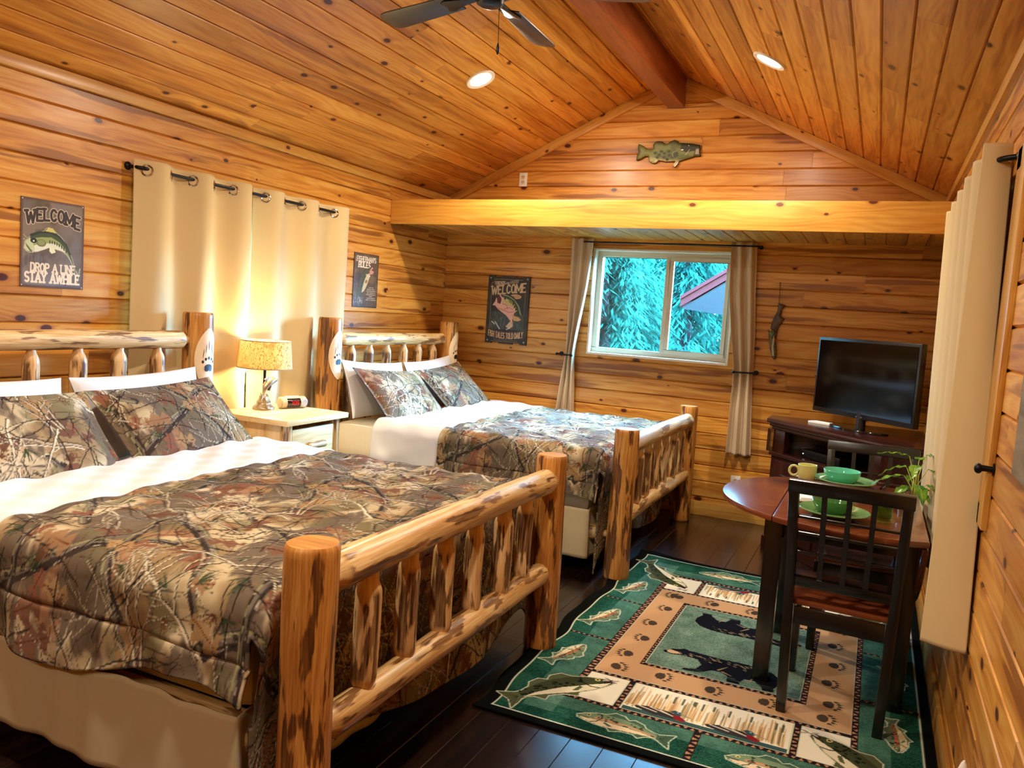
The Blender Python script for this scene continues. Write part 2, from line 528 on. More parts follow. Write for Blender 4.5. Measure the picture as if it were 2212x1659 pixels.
# ------------------------------------------------------------------ the room
def board_field(name, origin, ud, vd, nd, ulen, vlen, mat, bh=0.127, vstart=0.0, g=0.011, c=0.007, holes=(), clips=(), seed=1, lens=(1.3, 3.4), back=True, ext=0.15):
    rr = random.Random(seed)
    O, ud, vd, nd = Vector(origin), Vector(ud).normalized(), Vector(vd).normalized(), Vector(nd).normalized()
    bm = bmesh.new()
    uvl = bm.loops.layers.uv.new('UVMap')
    cl = bm.verts.layers.float_color.new('Col')
    def P(u, v, n): return O+ud*u+vd*v+nd*n
    def quad(pts, uvs, tone):
        vs = [bm.verts.new(P(*p)) for p in pts]
        for w in vs: w[cl] = (tone, tone, tone, 1)
        f = bm.faces.new(vs)
        for lp, q in zip(f.loops, uvs): lp[uvl].uv = q
    v = vstart
    while v < vlen:
        u = -rr.random()*2.0
        while u < ulen:
            L = rr.uniform(*lens)
            a, b = max(u, 0.0), min(u+L-0.0012, ulen)
            u += L
            if b <= a: continue
            tone = rr.random()
            ru, rv = rr.random()*60, rr.random()*3
            prof = [(0, -g), (c, 0), (bh-c, 0), (bh, -g)]
            for (v0, n0), (v1, n1) in zip(prof[:-1], prof[1:]):
                w0, w1 = min(max(v+v0, 0), vlen), min(max(v+v1, 0), vlen)
                if w1-w0 < 1e-5: continue
                quad([(a, w0, n0), (b, w0, n0), (b, w1, n1), (a, w1, n1)],
                     [(a+ru, w0+rv), (b+ru, w0+rv), (b+ru, w1+rv), (a+ru, w1+rv)], tone)
        v += bh
    if back:
        quad([(-ext, -ext, -g-0.004), (ulen+ext, -ext, -g-0.004), (ulen+ext, vlen+ext, -g-0.004), (-ext, vlen+ext, -g-0.004)], [(0, 0), (ulen, 0), (ulen, vlen), (0, vlen)], 0.0)
    for co, no in clips:
        bmesh.ops.bisect_plane(bm, geom=bm.verts[:]+bm.edges[:]+bm.faces[:], plane_co=co, plane_no=no, clear_outer=True)
    for (u0, v0, u1, v1) in holes:
        for co, no in ((P(u0, 0, 0), ud), (P(u1, 0, 0), ud), (P(0, v0, 0), vd), (P(0, v1, 0), vd)):
            bmesh.ops.bisect_plane(bm, geom=bm.verts[:]+bm.edges[:]+bm.faces[:], plane_co=co, plane_no=no)
        dead = []
        for f in bm.faces:
            m = f.calc_center_median()-O
            if u0 < m.dot(ud) < u1 and v0 < m.dot(vd) < v1: dead.append(f)
        bmesh.ops.delete(bm, geom=dead, context='FACES')
    me = bpy.data.meshes.new(name)
    bm.to_mesh(me); bm.free()
    me.materials.append(mat)
    o = bpy.data.objects.new(name, me)
    COL.objects.link(o)
    return struct(o)

H = YB-YF
WID = RX-LX
rise = RIDGE_Z-EAVE
nl = Vector((-rise, 0, RIDGE_X-LX))               # points up out of the left slope
nr = Vector((rise, 0, RX-RIDGE_X))
WIN1 = (-2.195, 1.19, -1.04, 2.06)                # x0 z0 x1 z1 in the back wall
WIN2 = (3.10, 1.00, 4.62, 2.02)                   # y0 z0 y1 z1 in the left wall
WIN3 = (2.915, 1.00, 4.50, 2.02)                   # in the right wall
VS = 0.017-0.127
board_field('wall_back', (LX, YB, 0), (1, 0, 0), (0, 0, 1), (0, -1, 0), WID, 3.5, PINE_WALL, vstart=VS, seed=3, lens=(2.6, 4.8),
            holes=[(WIN1[0]-LX, WIN1[1], WIN1[2]-LX, WIN1[3])],
            clips=[((LX, 0, EAVE+0.02), nl), ((RX, 0, EAVE+0.02), nr)])
board_field('wall_left', (LX, YF, 0), (0, 1, 0), (0, 0, 1), (1, 0, 0), H, EAVE+0.02, PINE_WALL, vstart=VS, seed=8, lens=(2.2, 4.6),
            holes=[(WIN2[0]-YF, WIN2[1], WIN2[2]-YF, WIN2[3])])
board_field('wall_right', (RX, YB, 0), (0, -1, 0), (0, 0, 1), (-1, 0, 0), H, EAVE+0.02, PINE_WALL, vstart=VS, seed=21,
            holes=[(YB-WIN3[2], WIN3[1], YB-WIN3[0], WIN3[3])])
board_field('wall_front', (RX, YF, 0), (-1, 0, 0), (0, 0, 1), (0, 1, 0), WID, 3.5, PINE_WALL, vstart=VS, seed=33,
            clips=[((LX, 0, EAVE+0.02), nl), ((RX, 0, EAVE+0.02), nr)])
cl_len = math.hypot(RIDGE_X-LX, rise); cr_len = math.hypot(RX-RIDGE_X, rise)
board_field('ceiling', (LX, YF, EAVE), (0, 1, 0), (RIDGE_X-LX, 0, rise), (rise, 0, -(RIDGE_X-LX)), H, cl_len, PINE_CEIL, bh=0.128, seed=5, lens=(1.2, 3.2))
board_field('ceiling', (RX, YB, EAVE), (0, -1, 0), (RIDGE_X-RX, 0, rise), (-rise, 0, -(RX-RIDGE_X)), H, cr_len, PINE_CEIL, bh=0.128, seed=14, lens=(1.2, 3.2))
board_field('floor', (RX, YF, 0), (0, 1, 0), (-1, 0, 0), (0, 0, 1), H, WID, FLOOR_WOOD, bh=0.12, g=0.0015, c=0.002, seed=17, lens=(0.6, 1.8))

LIGHT_SEAL = plain('light_seal', (40, 36, 34), 0.9)  # unseen slabs added above the ceiling to stop light leaking at the ridge
for sgn, xe in ((-1, LX-0.15), (1, RX+0.15)):
    k = rise/(RIDGE_X-LX) if sgn < 0 else rise/(RX-RIDGE_X)
    zr_, ze_ = RIDGE_Z+0.10, RIDGE_Z+0.10-k*abs(xe-RIDGE_X)
    xr_ = RIDGE_X-sgn*0.03
    g = G(); g.prism([(xr_, zr_), (xe, ze_), (xe, ze_+0.08), (xr_, zr_+0.08)], YF-0.12, YB+0.12, 'y'); struct(g.obj('roof', LIGHT_SEAL))

def trim_box(name, c, size, grain, rot=None, mat=PINE_TRIM, bevel=0.004):
    g = G(); tone = random.uniform(0.4, 0.8)
    g.box(c, size, grain, rot, col=(tone,)*3)
    return struct(g.obj(name, mat, bevel=bevel))

# rake boards against the gable, crown strips along the eaves
for i, (x0, x1) in enumerate(((LX, RIDGE_X), (RX, RIDGE_X))):
    L = math.hypot(x1-x0, rise)
    ang = math.atan2(rise, x1-x0)
    d = Vector((math.cos(ang), 0, math.sin(ang)))
    n = Vector((-d.z, 0, d.x)) if x1 > x0 else Vector((d.z, 0, -d.x))
    c = Vector((x0, 0, EAVE))+d*L/2-n*0.036+Vector((0, YB-0.015, 0))
    trim_box('trim_%d' % (i+1), c, (L-0.02, 0.03, 0.07), 0, Matrix.Rotation(-ang, 3, 'Y'))
trim_box('trim_3', (LX+0.013, (YB+YF)/2, EAVE-0.035), (0.026, H, 0.06), 1)
trim_box('trim_4', (RX-0.013, (YB+YF)/2, EAVE-0.030), (0.026, H, 0.06), 1)
g = G(); g.box((RIDGE_X, (YB+YF)/2, 3.30), (0.134, H-0.01, 0.29), 1, col=(0.6,)*3)
struct(g.obj('ridge_beam', BEAM_WOOD, bevel=0.006))
# dropped soffit in front of the back wall
g = G(); g.box(((LX+RX)/2, 5.40, 2.214), (WID-0.004, 0.038, 0.19), 0, col=(0.75,)*3)
SOFFIT_FACE = boards_mat('soffit_face_pine', lin(220, 168, 80), lin(206, 146, 58), lin(176, 110, 42), lin(96, 44, 18), knots=0.12, streak=0.1)
g.box(((LX+RX)/2, 5.86, 2.295), (WID-0.004, 0.86, 0.02), 0, col=(0.5,)*3)
struct(g.obj('soffit_beam', SOFFIT_FACE, bevel=0.003))
board_field('soffit_ceiling', (LX, 5.42, 2.138), (0, 1, 0), (1, 0, 0), (0, 0, -1), 0.88, WID, PINE_CEIL, seed=41, lens=(2, 3), ext=0.0)
# baseboards
trim_box('baseboard_back', ((LX+RX)/2, YB-0.008, 0.055), (WID, 0.016, 0.11), 0)
trim_box('baseboard_right', (RX-0.008, (YB+YF)/2, 0.055), (0.016, H, 0.11), 1)
trim_box('baseboard_left', (LX+0.008, (YB+YF)/2, 0.055), (0.016, H, 0.11), 1)

# ------------------------------------------------------------------ windows
def frame_boxes(g, x0, z0, x1, z1, w, y, t, wb=None):
    wb = wb or w
    g.box(((x0+x1)/2, y, z1-w/2), (x1-x0, t, w)); g.box(((x0+x1)/2, y, z0+wb/2), (x1-x0, t, wb))
    g.box((x0+w/2, y, (z0+z1)/2), (w, t, z1-z0-w-wb)); g.box((x1-w/2, y, (z0+z1)/2), (w, t, z1-z0-w-wb))

def window(name, width, height, jambmat):
    """local: x across, z up from the sill, +y outwards, origin at the hole's lower left corner on the inner wall face"""
    root = bpy.data.objects.new(name, None); COL.objects.link(root); struct(root)
    w, h = width, height
    g = G()
    g.box((0.008, 0.08, h/2), (0.016, 0.17, h)); g.box((w-0.008, 0.08, h/2), (0.016, 0.17, h))
    g.box((w/2, 0.08, h-0.008), (w-0.032, 0.17, 0.016)); g.box((w/2, 0.076, 0.009), (w-0.032, 0.178, 0.018))
    g.obj('jamb', jambmat, root, bevel=0.002)
    g = G(); frame_boxes(g, 0.016, 0.018, w-0.016, h-0.016, 0.042, 0.105, 0.06); g.obj('frame', VINYL, root, bevel=0.004)
    mx = w*0.535
    g = G(); g.box((mx, 0.095, h/2), (0.05, 0.055, h-0.1)); g.obj('mullion', VINYL, root, bevel=0.004)
    g = G(); frame_boxes(g, mx+0.01, 0.05, w-0.05, h-0.05, 0.032, 0.075, 0.03); g.obj('sash', VINYL, root, bevel=0.004)
    g = G(); g.box((mx/2+0.02, 0.115, h/2), (mx-0.06, 0.006, h-0.10)); g.obj('pane', PANE, root)
    g = G(); g.box((mx/2+w/2-0.02, 0.078, h/2), (w-mx-0.11, 0.006, h-0.15)); g.obj('pane', PANE, root)
    g = G(); g.box((mx+0.012, 0.056, h*0.42), (0.012, 0.016, 0.06)); g.obj('latch', VINYL, root, bevel=0.003)
    return root
JAMB = plain('painted_jamb', (232, 222, 204), 0.5, vary=0.02)
w1 = window('window_1', WIN1[2]-WIN1[0], WIN1[3]-WIN1[1], JAMB); w1.location = (WIN1[0], YB, WIN1[1])
w2 = window('window_2', WIN2[2]-WIN2[0], WIN2[3]-WIN2[1], JAMB); w2.location = (LX, WIN2[0], WIN2[1]); w2.rotation_euler = (0, 0, PI/2)
w3 = window('window_3', WIN3[2]-WIN3[0], WIN3[3]-WIN3[1], JAMB); w3.location = (RX, WIN3[2], WIN3[1]); w3.rotation_euler = (0, 0, -PI/2)
# flat pine casings round the side windows
for nm, (y0, z0, y1, z1), x, par in (('casing', WIN2, LX+0.009, w2), ('casing', WIN3, RX-0.009, w3)):
    g = G()
    for c, s, gr in (((x, (y0+y1)/2, z1+0.035), (0.018, y1-y0+0.16, 0.07), 1), ((x, (y0+y1)/2, z0-0.035), (0.018, y1-y0+0.16, 0.07), 1),
                     ((x, y0-(0.04 if par is w2 else 0.085), (z0+z1)/2), (0.018, 0.08 if par is w2 else 0.17, z1-z0+(0 if par is w2 else 0.14)), 2), ((x, y1+0.04, (z0+z1)/2), (0.018, 0.08, z1-z0), 2)):
        g.box(c, s, gr, col=(0.55,)*3)
    o = g.obj(nm, PINE_TRIM, bevel=0.003)
    o.parent = par; o.matrix_parent_inverse = (Matrix.Translation(par.location) @ par.rotation_euler.to_matrix().to_4x4()).inverted()
g = G(); g.box(((WIN3[2]-WIN3[0])/2, 0.030, (WIN3[3]-WIN3[1])/2), (WIN3[2]-WIN3[0]-0.034, 0.003, WIN3[3]-WIN3[1]-0.034)); g.obj('blind', plain('cream_blind', (244, 232, 196), 0.8, vary=0.01), w3)
# daylight portals: steer sampling towards the windows, they give no light of their own
for nm, loc, rot, sx, sy in (('daylight_portal', ((WIN1[0]+WIN1[2])/2, YB+0.16, (WIN1[1]+WIN1[3])/2), (-PI/2, 0, 0), 1.15, 0.87),
                             ('daylight_portal', (LX-0.16, (WIN2[0]+WIN2[2])/2, (WIN2[1]+WIN2[3])/2), (PI/2, 0, -PI/2), 1.5, 1.0)):
    o = lamp(nm, 'AREA', loc, 1.0, (1, 1, 1), shape='RECTANGLE', size=sx, size_y=sy)
    o.data.cycles.is_portal = True
    o.rotation_euler = rot

# ------------------------------------------------------------------ recessed ceiling lights (each lamp's light is in its builder)
LENS = glow('lit_lens', (255, 236, 205), 14.0)
for i, (x, y) in enumerate(CANS):
    z = ceil_z(x)
    side = 1 if x < RIDGE_X else -1
    ang = math.atan2(rise, RIDGE_X-LX)*side            # slope of this side
    lbl = {0: 'lit recessed ceiling light in the slope over the foot of the far bed', 1: 'lit recessed ceiling light in the slope over the dining table side'}
    if i < 2:
        root = thing('recessed_light', lbl[i], 'ceiling light', (x, y, z))
        root['group'] = 'recessed ceiling lights'
        root.rotation_euler = (0, -ang, 0)
        g = G(); g.lathe([(0.072, -0.004), (0.095, -0.010), (0.098, -0.004), (0.098, 0.002)], 32); g.obj('trim_ring', WHITE_PLASTIC, root)
        g = G(); g.lathe([(0.0001, -0.006), (0.072, -0.006)], 32); g.obj('lens', LENS, root)
    n = Vector((math.sin(ang), 0, -math.cos(ang)))
    o = lamp('downlight', 'AREA', Vector((x, y, z))+n*0.012, DOWNLIGHT_W*(1.0 if i < 4 else 0.6), WARM, shape='DISK', size=0.14)
    o.rotation_euler = (0, -ang, 0)

# ------------------------------------------------------------------ pattern painting (printed, woven and painted patterns kept as colours on the mesh)
def fbm(h, w, cells, octaves=4, seed=0, wrap=False):
    r = np.random.default_rng(seed)
    out = np.zeros((h, w)); amp = 1.0; tot = 0
    cy, cx = cells
    for _ in range(octaves):
        iy, ix = max(2, int(cy)), max(2, int(cx))
        gr = r.random((iy+1, ix+1))
        if wrap: gr[-1] = gr[0]; gr[:, -1] = gr[:, 0]
        y = np.linspace(0, iy, h, endpoint=False); x = np.linspace(0, ix, w, endpoint=False)
        y0 = y.astype(int); x0 = x.astype(int)
        fy = (y-y0)[:, None]; fx = (x-x0)[None]
        fy = fy*fy*(3-2*fy); fx = fx*fx*(3-2*fx)
        a = gr[y0][:, x0]; b = gr[y0][:, x0+1]; c = gr[y0+1][:, x0]; d = gr[y0+1][:, x0+1]
        out += amp*((a*(1-fx)+b*fx)*(1-fy)+(c*(1-fx)+d*fx)*fy)
        tot += amp; amp *= 0.5; cy *= 2; cx *= 2
    return out/tot

class Canvas:
    """pattern in metres, origin lower left; colours are given as sRGB 0-255"""
    def __init__(s, w, h, res, bg=(128, 128, 128)):
        s.w, s.h, s.res = w, h, res
        s.nx, s.ny = int(round(w/res))+1, int(round(h/res))+1
        s.a = np.empty((s.ny, s.nx, 3)); s.a[:] = np.array(bg)/255.0
    def _win(s, x0, y0, x1, y1):
        i0, i1 = max(0, int(y0/s.res)), min(s.ny, int(y1/s.res)+2)
        j0, j1 = max(0, int(x0/s.res)), min(s.nx, int(x1/s.res)+2)
        if i1 <= i0 or j1 <= j0: return None
        Y, X = np.mgrid[i0:i1, j0:j1]
        return slice(i0, i1), slice(j0, j1), X*s.res, Y*s.res
    def put(s, sl, m, col, alpha=1.0):
        v = s.a[sl[0], sl[1]]
        if callable(col): c = col(sl[2], sl[3])
        else: c = np.array(col)/255.0
        mm = (m*alpha)[..., None]
        v[:] = v*(1-mm)+c*mm
    def rect(s, x0, y0, x1, y1, col, alpha=1.0):
        sl = s._win(x0, y0, x1, y1)
        if sl: s.put(sl, ((sl[2] >= x0) & (sl[2] <= x1) & (sl[3] >= y0) & (sl[3] <= y1)).astype(float), col, alpha)
    def inside(s, X, Y, poly):
        m = np.zeros(X.shape, bool)
        n = len(poly)
        for i in range(n):
            (xa, ya), (xb, yb) = poly[i], poly[(i+1) % n]
            if ya == yb: continue
            c = ((ya > Y) != (yb > Y)) & (X < (xb-xa)*(Y-ya)/(yb-ya)+xa)
            m ^= c
        return m
    def poly(s, pts, col, alpha=1.0):
        xs = [p[0] for p in pts]; ys = [p[1] for p in pts]
        sl = s._win(min(xs), min(ys), max(xs), max(ys))
        if sl: s.put(sl, s.inside(sl[2], sl[3], pts).astype(float), col, alpha)
    def ell(s, cx, cy, rx, ry, col, rot=0.0, alpha=1.0, soft=0.0):
        R = max(rx, ry)
        sl = s._win(cx-R, cy-R, cx+R, cy+R)
        if not sl: return
        c, q = math.cos(rot), math.sin(rot)
        dx, dy = sl[2]-cx, sl[3]-cy
        d = np.sqrt(((dx*c+dy*q)/rx)**2+((-dx*q+dy*c)/ry)**2)
        m = np.clip((1-d)/soft, 0, 1) if soft else (d <= 1).astype(float)
        s.put(sl, m, col, alpha)
    def line(s, pts, w, col, w1=None, alpha=1.0):
        n = len(pts)-1
        for i in range(n):
            wa = w if w1 is None else w+(w1-w)*i/n
            wb = w if w1 is None else w+(w1-w)*(i+1)/n
            (xa, ya), (xb, yb) = pts[i], pts[i+1]
            m = max(wa, wb)/2+s.res
            sl = s._win(min(xa, xb)-m, min(ya, yb)-m, max(xa, xb)+m, max(ya, yb)+m)
            if not sl: continue
            dx, dy = xb-xa, yb-ya
            L2 = dx*dx+dy*dy+1e-12
            t = np.clip(((sl[2]-xa)*dx+(sl[3]-ya)*dy)/L2, 0, 1)
            d = np.hypot(sl[2]-xa-t*dx, sl[3]-ya-t*dy)
            ww = (wa+(wb-wa)*t)/2
            s.put(sl, np.clip((ww-d)/s.res+0.5, 0, 1), col, alpha)
    def lin(s):
        return s2l(np.clip(s.a, 0, 1))
    def sample(s, X, Y):
        j = np.clip(np.round(X/s.res).astype(int), 0, s.nx-1); i = np.clip(np.round(Y/s.res).astype(int), 0, s.ny-1)
        return s.lin()[i, j]

def xf(pts, cx, cy, sc=1.0, rot=0.0, flip=False):
    c, q = math.cos(rot), math.sin(rot)
    o = []
    for x, y in pts:
        if flip: x = -x
        x *= sc; y *= sc
        o.append((cx+x*c-y*q, cy+x*q+y*c))
    return o

# hand-built slab letters: strokes on a box of height 1
def _arc(cx, cy, rx, ry, a0, a1, n=14):
    return [(cx+rx*math.cos(math.radians(a0+(a1-a0)*i/n)), cy+ry*math.sin(math.radians(a0+(a1-a0)*i/n))) for i in range(n+1)]
LET = {
 'W': (1.0, [[(0, 1), (.25, 0), (.5, .8), (.75, 0), (1, 1)]]), 'E': (.6, [[(.6, 1), (0, 1), (0, 0), (.6, 0)], [(0, .52), (.42, .52)]]),
 'L': (.58, [[(0, 1), (0, 0), (.58, 0)]]), 'C': (.64, [_arc(.32, .5, .32, .5, 40, 320)]), 'O': (.66, [_arc(.33, .5, .33, .5, 0, 360, 22)]),
 'M': (.9, [[(0, 0), (0, 1), (.45, .2), (.9, 1), (.9, 0)]]), 'D': (.64, [[(0, 0), (0, 1), (.3, 1)]+_arc(.3, .5, .34, .5, 90, -90)+[(0, 0)]]),
 'R': (.62, [[(0, 0), (0, 1), (.34, 1)]+_arc(.34, .75, .25, .25, 90, -90, 8)+[(0, .5)], [(.3, .5), (.62, 0)]]),
 'P': (.6, [[(0, 0), (0, 1), (.34, 1)]+_arc(.34, .74, .26, .26, 90, -90, 8)+[(0, .48)]]), 'A': (.74, [[(0, 0), (.37, 1), (.74, 0)], [(.14, .34), (.6, .34)]]),
 'I': (.1, [[(.05, 0), (.05, 1)]]), 'N': (.68, [[(0, 0), (0, 1), (.68, 0), (.68, 1)]]), 'T': (.66, [[(0, 1), (.66, 1)], [(.33, 1), (.33, 0)]]),
 'S': (.56, [_arc(.28, .74, .27, .26, 40, 270, 10)+_arc(.28, .25, .28, .25, 90, -140, 10)]), 'Y': (.68, [[(0, 1), (.34, .5), (.68, 1)], [(.34, .5), (.34, 0)]]),
 'H': (.66, [[(0, 0), (0, 1)], [(.66, 0), (.66, 1)], [(0, .5), (.66, .5)]]), 'F': (.56, [[(.56, 1), (0, 1), (0, 0)], [(0, .5), (.4, .5)]]),
 'U': (.64, [[(0, 1), (0, .3)]+_arc(.32, .3, .32, .3, 180, 360, 10)+[(.64, 1)]]), "'": (.08, [[(.04, 1), (.04, .74)]]), ' ': (.3, []),
}
SERIF = {'W': [(0, 1), (1, 1)], 'E': [], 'L': [(0, 1)], 'M': [(0, 0), (.9, 0)], 'R': [(0, 0), (.62, 0)], 'P': [(0, 0)], 'A': [(0, 0), (.74, 0)],
         'I': [(.05, 0), (.05, 1)], 'N': [(0, 0), (.68, 1)], 'T': [(.33, 0)], 'Y': [(0, 1), (.68, 1), (.34, 0)], 'H': [(0, 0), (0, 1), (.66, 0), (.66, 1)], 'F': [(0, 0)], 'U': [(0, 1), (.64, 1)]}

def text(cv, s, cx, y, h, width, stroke, col, curve=None, outline=None, serif=0.16, italic=0.0):
    """centre text on cx with baseline y; curve(t) lifts letters along the line; outline=(extra, colour)"""
    gap = 0.22
    tot = sum(LET[c][0]+gap for c in s)-gap
    k = width/tot
    for ps in ((1, 0) if outline else (0,)):
        x = cx-width/2
        for ch in s:
            lw, st = LET[ch]
            mid = (x+lw*k/2-cx)/(width/2)
            dy, sl, hh = curve(mid) if curve else (0.0, 0.0, 1.0)
            T = lambda p: (x+p[0]*k+italic*p[1]*h, y+dy+sl*(p[0]-lw/2)*k+p[1]*h*hh)
            lines = [[T(p) for p in q] for q in st]
            lines += [[T((p[0]-serif, p[1])), T((p[0]+serif, p[1]))] for p in SERIF.get(ch, [])]
            for q in lines:
                cv.line(q, stroke+(outline[0] if ps else 0), outline[1] if ps else col)
            x += (lw+gap)*k

def fish_shape(L=1.0):
    """a bass / trout outline facing left, unit length, nose at x=0"""
    top = [(0, .0), (.06, .05), (.16, .10), (.28, .135), (.34, .20), (.44, .19), (.50, .13), (.56, .17), (.66, .14), (.70, .085), (.80, .055), (.86, .06), (1.0, .15), (.965, .0)]
    bot = [(1.0, -.13), (.86, -.05), (.80, -.04), (.74, -.07), (.68, -.14), (.62, -.10), (.50, -.12), (.40, -.18), (.36, -.13), (.22, -.12), (.10, -.085), (.02, -.05)]
    return [(x*L, y*L) for x, y in top+bot]
FBODY = [(0, 0), (.06, .05), (.16, .10), (.28, .125), (.45, .125), (.6, .10), (.72, .065), (.84, .04), (.84, -.035), (.7, -.06), (.55, -.095), (.4, -.12), (.25, -.12), (.1, -.08), (.02, -.04)]
FBELLY = [(.03, -.035), (.2, -.03), (.45, -.02), (.7, -.02), (.84, -.03), (.7, -.06), (.55, -.095), (.4, -.12), (.25, -.12), (.1, -.08)]
def draw_fish(cv, cx, cy, L, rot, fin, back, belly, spots=None, stripe=None, edge=None, flip=False, seed=1, bend=0.0):
    def B(pts):
        q = [(x-.5, y+bend*(1-(2*x-1)**2)) for x, y in pts]
        return xf(q, cx, cy, L, rot, flip)
    if edge: cv.line(B(fish_shape())+B(fish_shape())[:1], edge[0], edge[1])
    cv.poly(B(fish_shape()), fin); cv.poly(B(FBODY), back); cv.poly(B(FBELLY), belly)
    rr = random.Random(seed)
    if stripe: cv.line(B([(.2, .01), (.5, .015), (.82, .0)]), L*0.055, stripe, L*0.02)
    if spots:
        for _ in range(26):
            x = rr.uniform(.18, .82); p = B([(x, rr.uniform(-.02, .10)*(1.1-x*0.6))])[0]
            cv.ell(p[0], p[1], L*rr.uniform(.010, .020), L*.012, spots)
    cv.line(B([(.22, .105), (.25, .03), (.22, -.06), (.17, -.095)]), L*.012, tuple(int(v*0.4) for v in back))
    e = B([(.105, .038)])[0]
    cv.ell(e[0], e[1], L*.022, L*.022, (220, 200, 120)); cv.ell(e[0], e[1], L*.013, L*.013, (10, 10, 10))
    cv.line(B([(0, 0), (.06, -.02), (.12, -.025)]), L*.010, (30, 24, 18))
    cv.poly(B([(.30, -.03), (.40, -.085), (.36, -.10), (.29, -.06)]), fin)
    for k in range(5): cv.line(B([(.87, .0), (.985, -.10+k*.055)]), L*.006, tuple(int(v*0.6) for v in fin))

# ---- camouflage print: one square metre repeat of bare branches, bark, leaves and needles
def make_camo():
    res = 0.0025
    cv = Canvas(1.0, 1.0, res, (178, 158, 124))
    ny, nx = cv.ny, cv.nx
    def blend(m, col, al=1.0):
        mm = (m*al)[..., None]; cv.a[:] = cv.a*(1-mm)+np.array(col)/255.0*mm
    ss = lambda n, a, b: np.clip((n-a)/(b-a), 0, 1)
    blend(ss(fbm(ny, nx, (4, 4), 4, 1, True), .50, .60), (134, 108, 76), 0.9)
    blend(ss(fbm(ny, nx, (5, 3), 4, 2, True), .54, .62), (196, 176, 146), 0.9)
    blend(ss(fbm(ny, nx, (5, 5), 4, 3, True), .59, .66), (138, 94, 66), 0.8)
    blend(ss(fbm(ny, nx, (3, 6), 5, 4, True), .56, .60), (92, 78, 66), 0.85)
    blend(ss(fbm(ny, nx, (7, 7), 4, 5, True), .60, .66), (100, 94, 66), 0.6)
    rr = random.Random(4)
    def wl(pts, *a, **k):
        xs = [p[0] for p in pts]; ys = [p[1] for p in pts]
        for dx in (-1, 0, 1):
            if max(xs)+dx < -.06 or min(xs)+dx > 1.06: continue
            for dy in (-1, 0, 1):
                if max(ys)+dy < -.06 or min(ys)+dy > 1.06: continue
                cv.line([(x+dx, y+dy) for x, y in pts], *a, **k)
    def path(x, y, a, L, n, jit):
        p = [(x, y)]
        for _ in range(n):
            a += rr.gauss(0, jit); x += math.cos(a)*L/n; y += math.sin(a)*L/n; p.append((x, y))
        return p, a
    def off(p, d):
        o = []
        for i in range(len(p)):
            a, b = p[max(0, i-1)], p[min(len(p)-1, i+1)]
            h = math.hypot(b[0]-a[0], b[1]-a[1])+1e-9
            o.append((p[i][0]-(b[1]-a[1])/h*d, p[i][1]+(b[0]-a[0])/h*d))
        return o
    # faint far twigs
    for _ in range(150):
        p, _a = path(rr.random(), rr.random(), rr.uniform(0, 6.28), rr.uniform(.08, .3), 7, .28)
        wl(p, .0035, rr.choice([(96, 76, 56), (116, 94, 70), (70, 54, 42)]), .002)
    # thick limbs with bark
    for i, (x, y, a, w) in enumerate(((.05, .2, .5, .060), (.55, .75, -.35, .052), (.75, .1, 1.9, .05), (.3, .55, 2.5, .042), (.15, .9, 1.2, .036))):
        p, _a = path(x, y, a, .75, 14, .13)
        wl(p, w, (58, 48, 42), w*.55)
        wl(off(p, w*.16), w*.52, (108, 96, 84), w*.3)
        wl(off(p, w*.28), w*.16, (138, 132, 92), w*.08)
        for _ in range(60):
            k = rr.randrange(len(p)-1); d = rr.uniform(-.4, .4)*w
            q = off(p, d)[k:k+2]; t = rr.random()*.6
            m = [(q[0][0]+(q[1][0]-q[0][0])*z, q[0][1]+(q[1][1]-q[0][1])*z) for z in (t, t+.38)]
            wl(m, .0045, rr.choice([(30, 24, 22), (146, 130, 112), (34, 28, 24), (176, 160, 140)]), .003)
    # oak leaves
    for _ in range(34):
        x, y, r, a = rr.random(), rr.random(), rr.uniform(.022, .05), rr.uniform(0, 6.28)
        c = rr.choice([(126, 80, 60), (112, 74, 56), (140, 104, 74), (154, 120, 80), (98, 66, 52)])
        pts = []
        for k in range(28):
            t = 2*PI*k/28
            pts.append((math.cos(t)*r*1.5*(1+.0*k), math.sin(t)*r*(.75+.5*math.cos(7*t))))
        for dx in (-1, 0, 1):
            for dy in (-1, 0, 1):
                if -.1 < x+dx < 1.1 and -.1 < y+dy < 1.1:
                    cv.poly(xf(pts, x+dx, y+dy, 1, a), c, .9)
        wl([(x-math.cos(a)*r*1.5, y-math.sin(a)*r*1.5), (x+math.cos(a)*r*1.2, y+math.sin(a)*r*1.2)], .003, (80, 40, 28))
    # needles and fir sprigs
    for _ in range(26):
        x, y, a = rr.random(), rr.random(), rr.uniform(0, 6.28)
        dark = rr.random() < .55
        for _k in range(16):
            b = a+rr.uniform(-.9, .9); L = rr.uniform(.03, .07)
            wl([(x, y), (x+math.cos(b)*L, y+math.sin(b)*L)], .0036, (52, 62, 40) if dark else (92, 60, 40), .002)
    # pale bare branches in front
    def branch(x, y, a, L, w, depth):
        n = 8
        p, a2 = path(x, y, a, L, n, .2)
        wl(off(p, -w*.35), w*1.25, (60, 48, 38), w*.5)
        wl(p, w, rr.choice([(212, 198, 170), (190, 174, 146), (172, 154, 128)]), w*.35)
        if depth:
            for _ in range(rr.choice([2, 3, 3])):
                k = rr.randrange(2, n)
                branch(p[k][0], p[k][1], a+rr.choice([-1, 1])*rr.uniform(.4, 1.0), L*rr.uniform(.4, .65), w*.6, depth-1)
    for _ in range(16):
        branch(rr.random(), rr.random(), rr.uniform(0, 6.28), rr.uniform(.28, .5), rr.uniform(.006, .0115), 2)
    for _ in range(46):
        p, _a = path(rr.random(), rr.random(), rr.uniform(0, 6.28), rr.uniform(.2, .5), 9, .25)
        wl(p, .005, (40, 32, 28), .003)
    return cv.lin()
CAMO_TILE = make_camo()
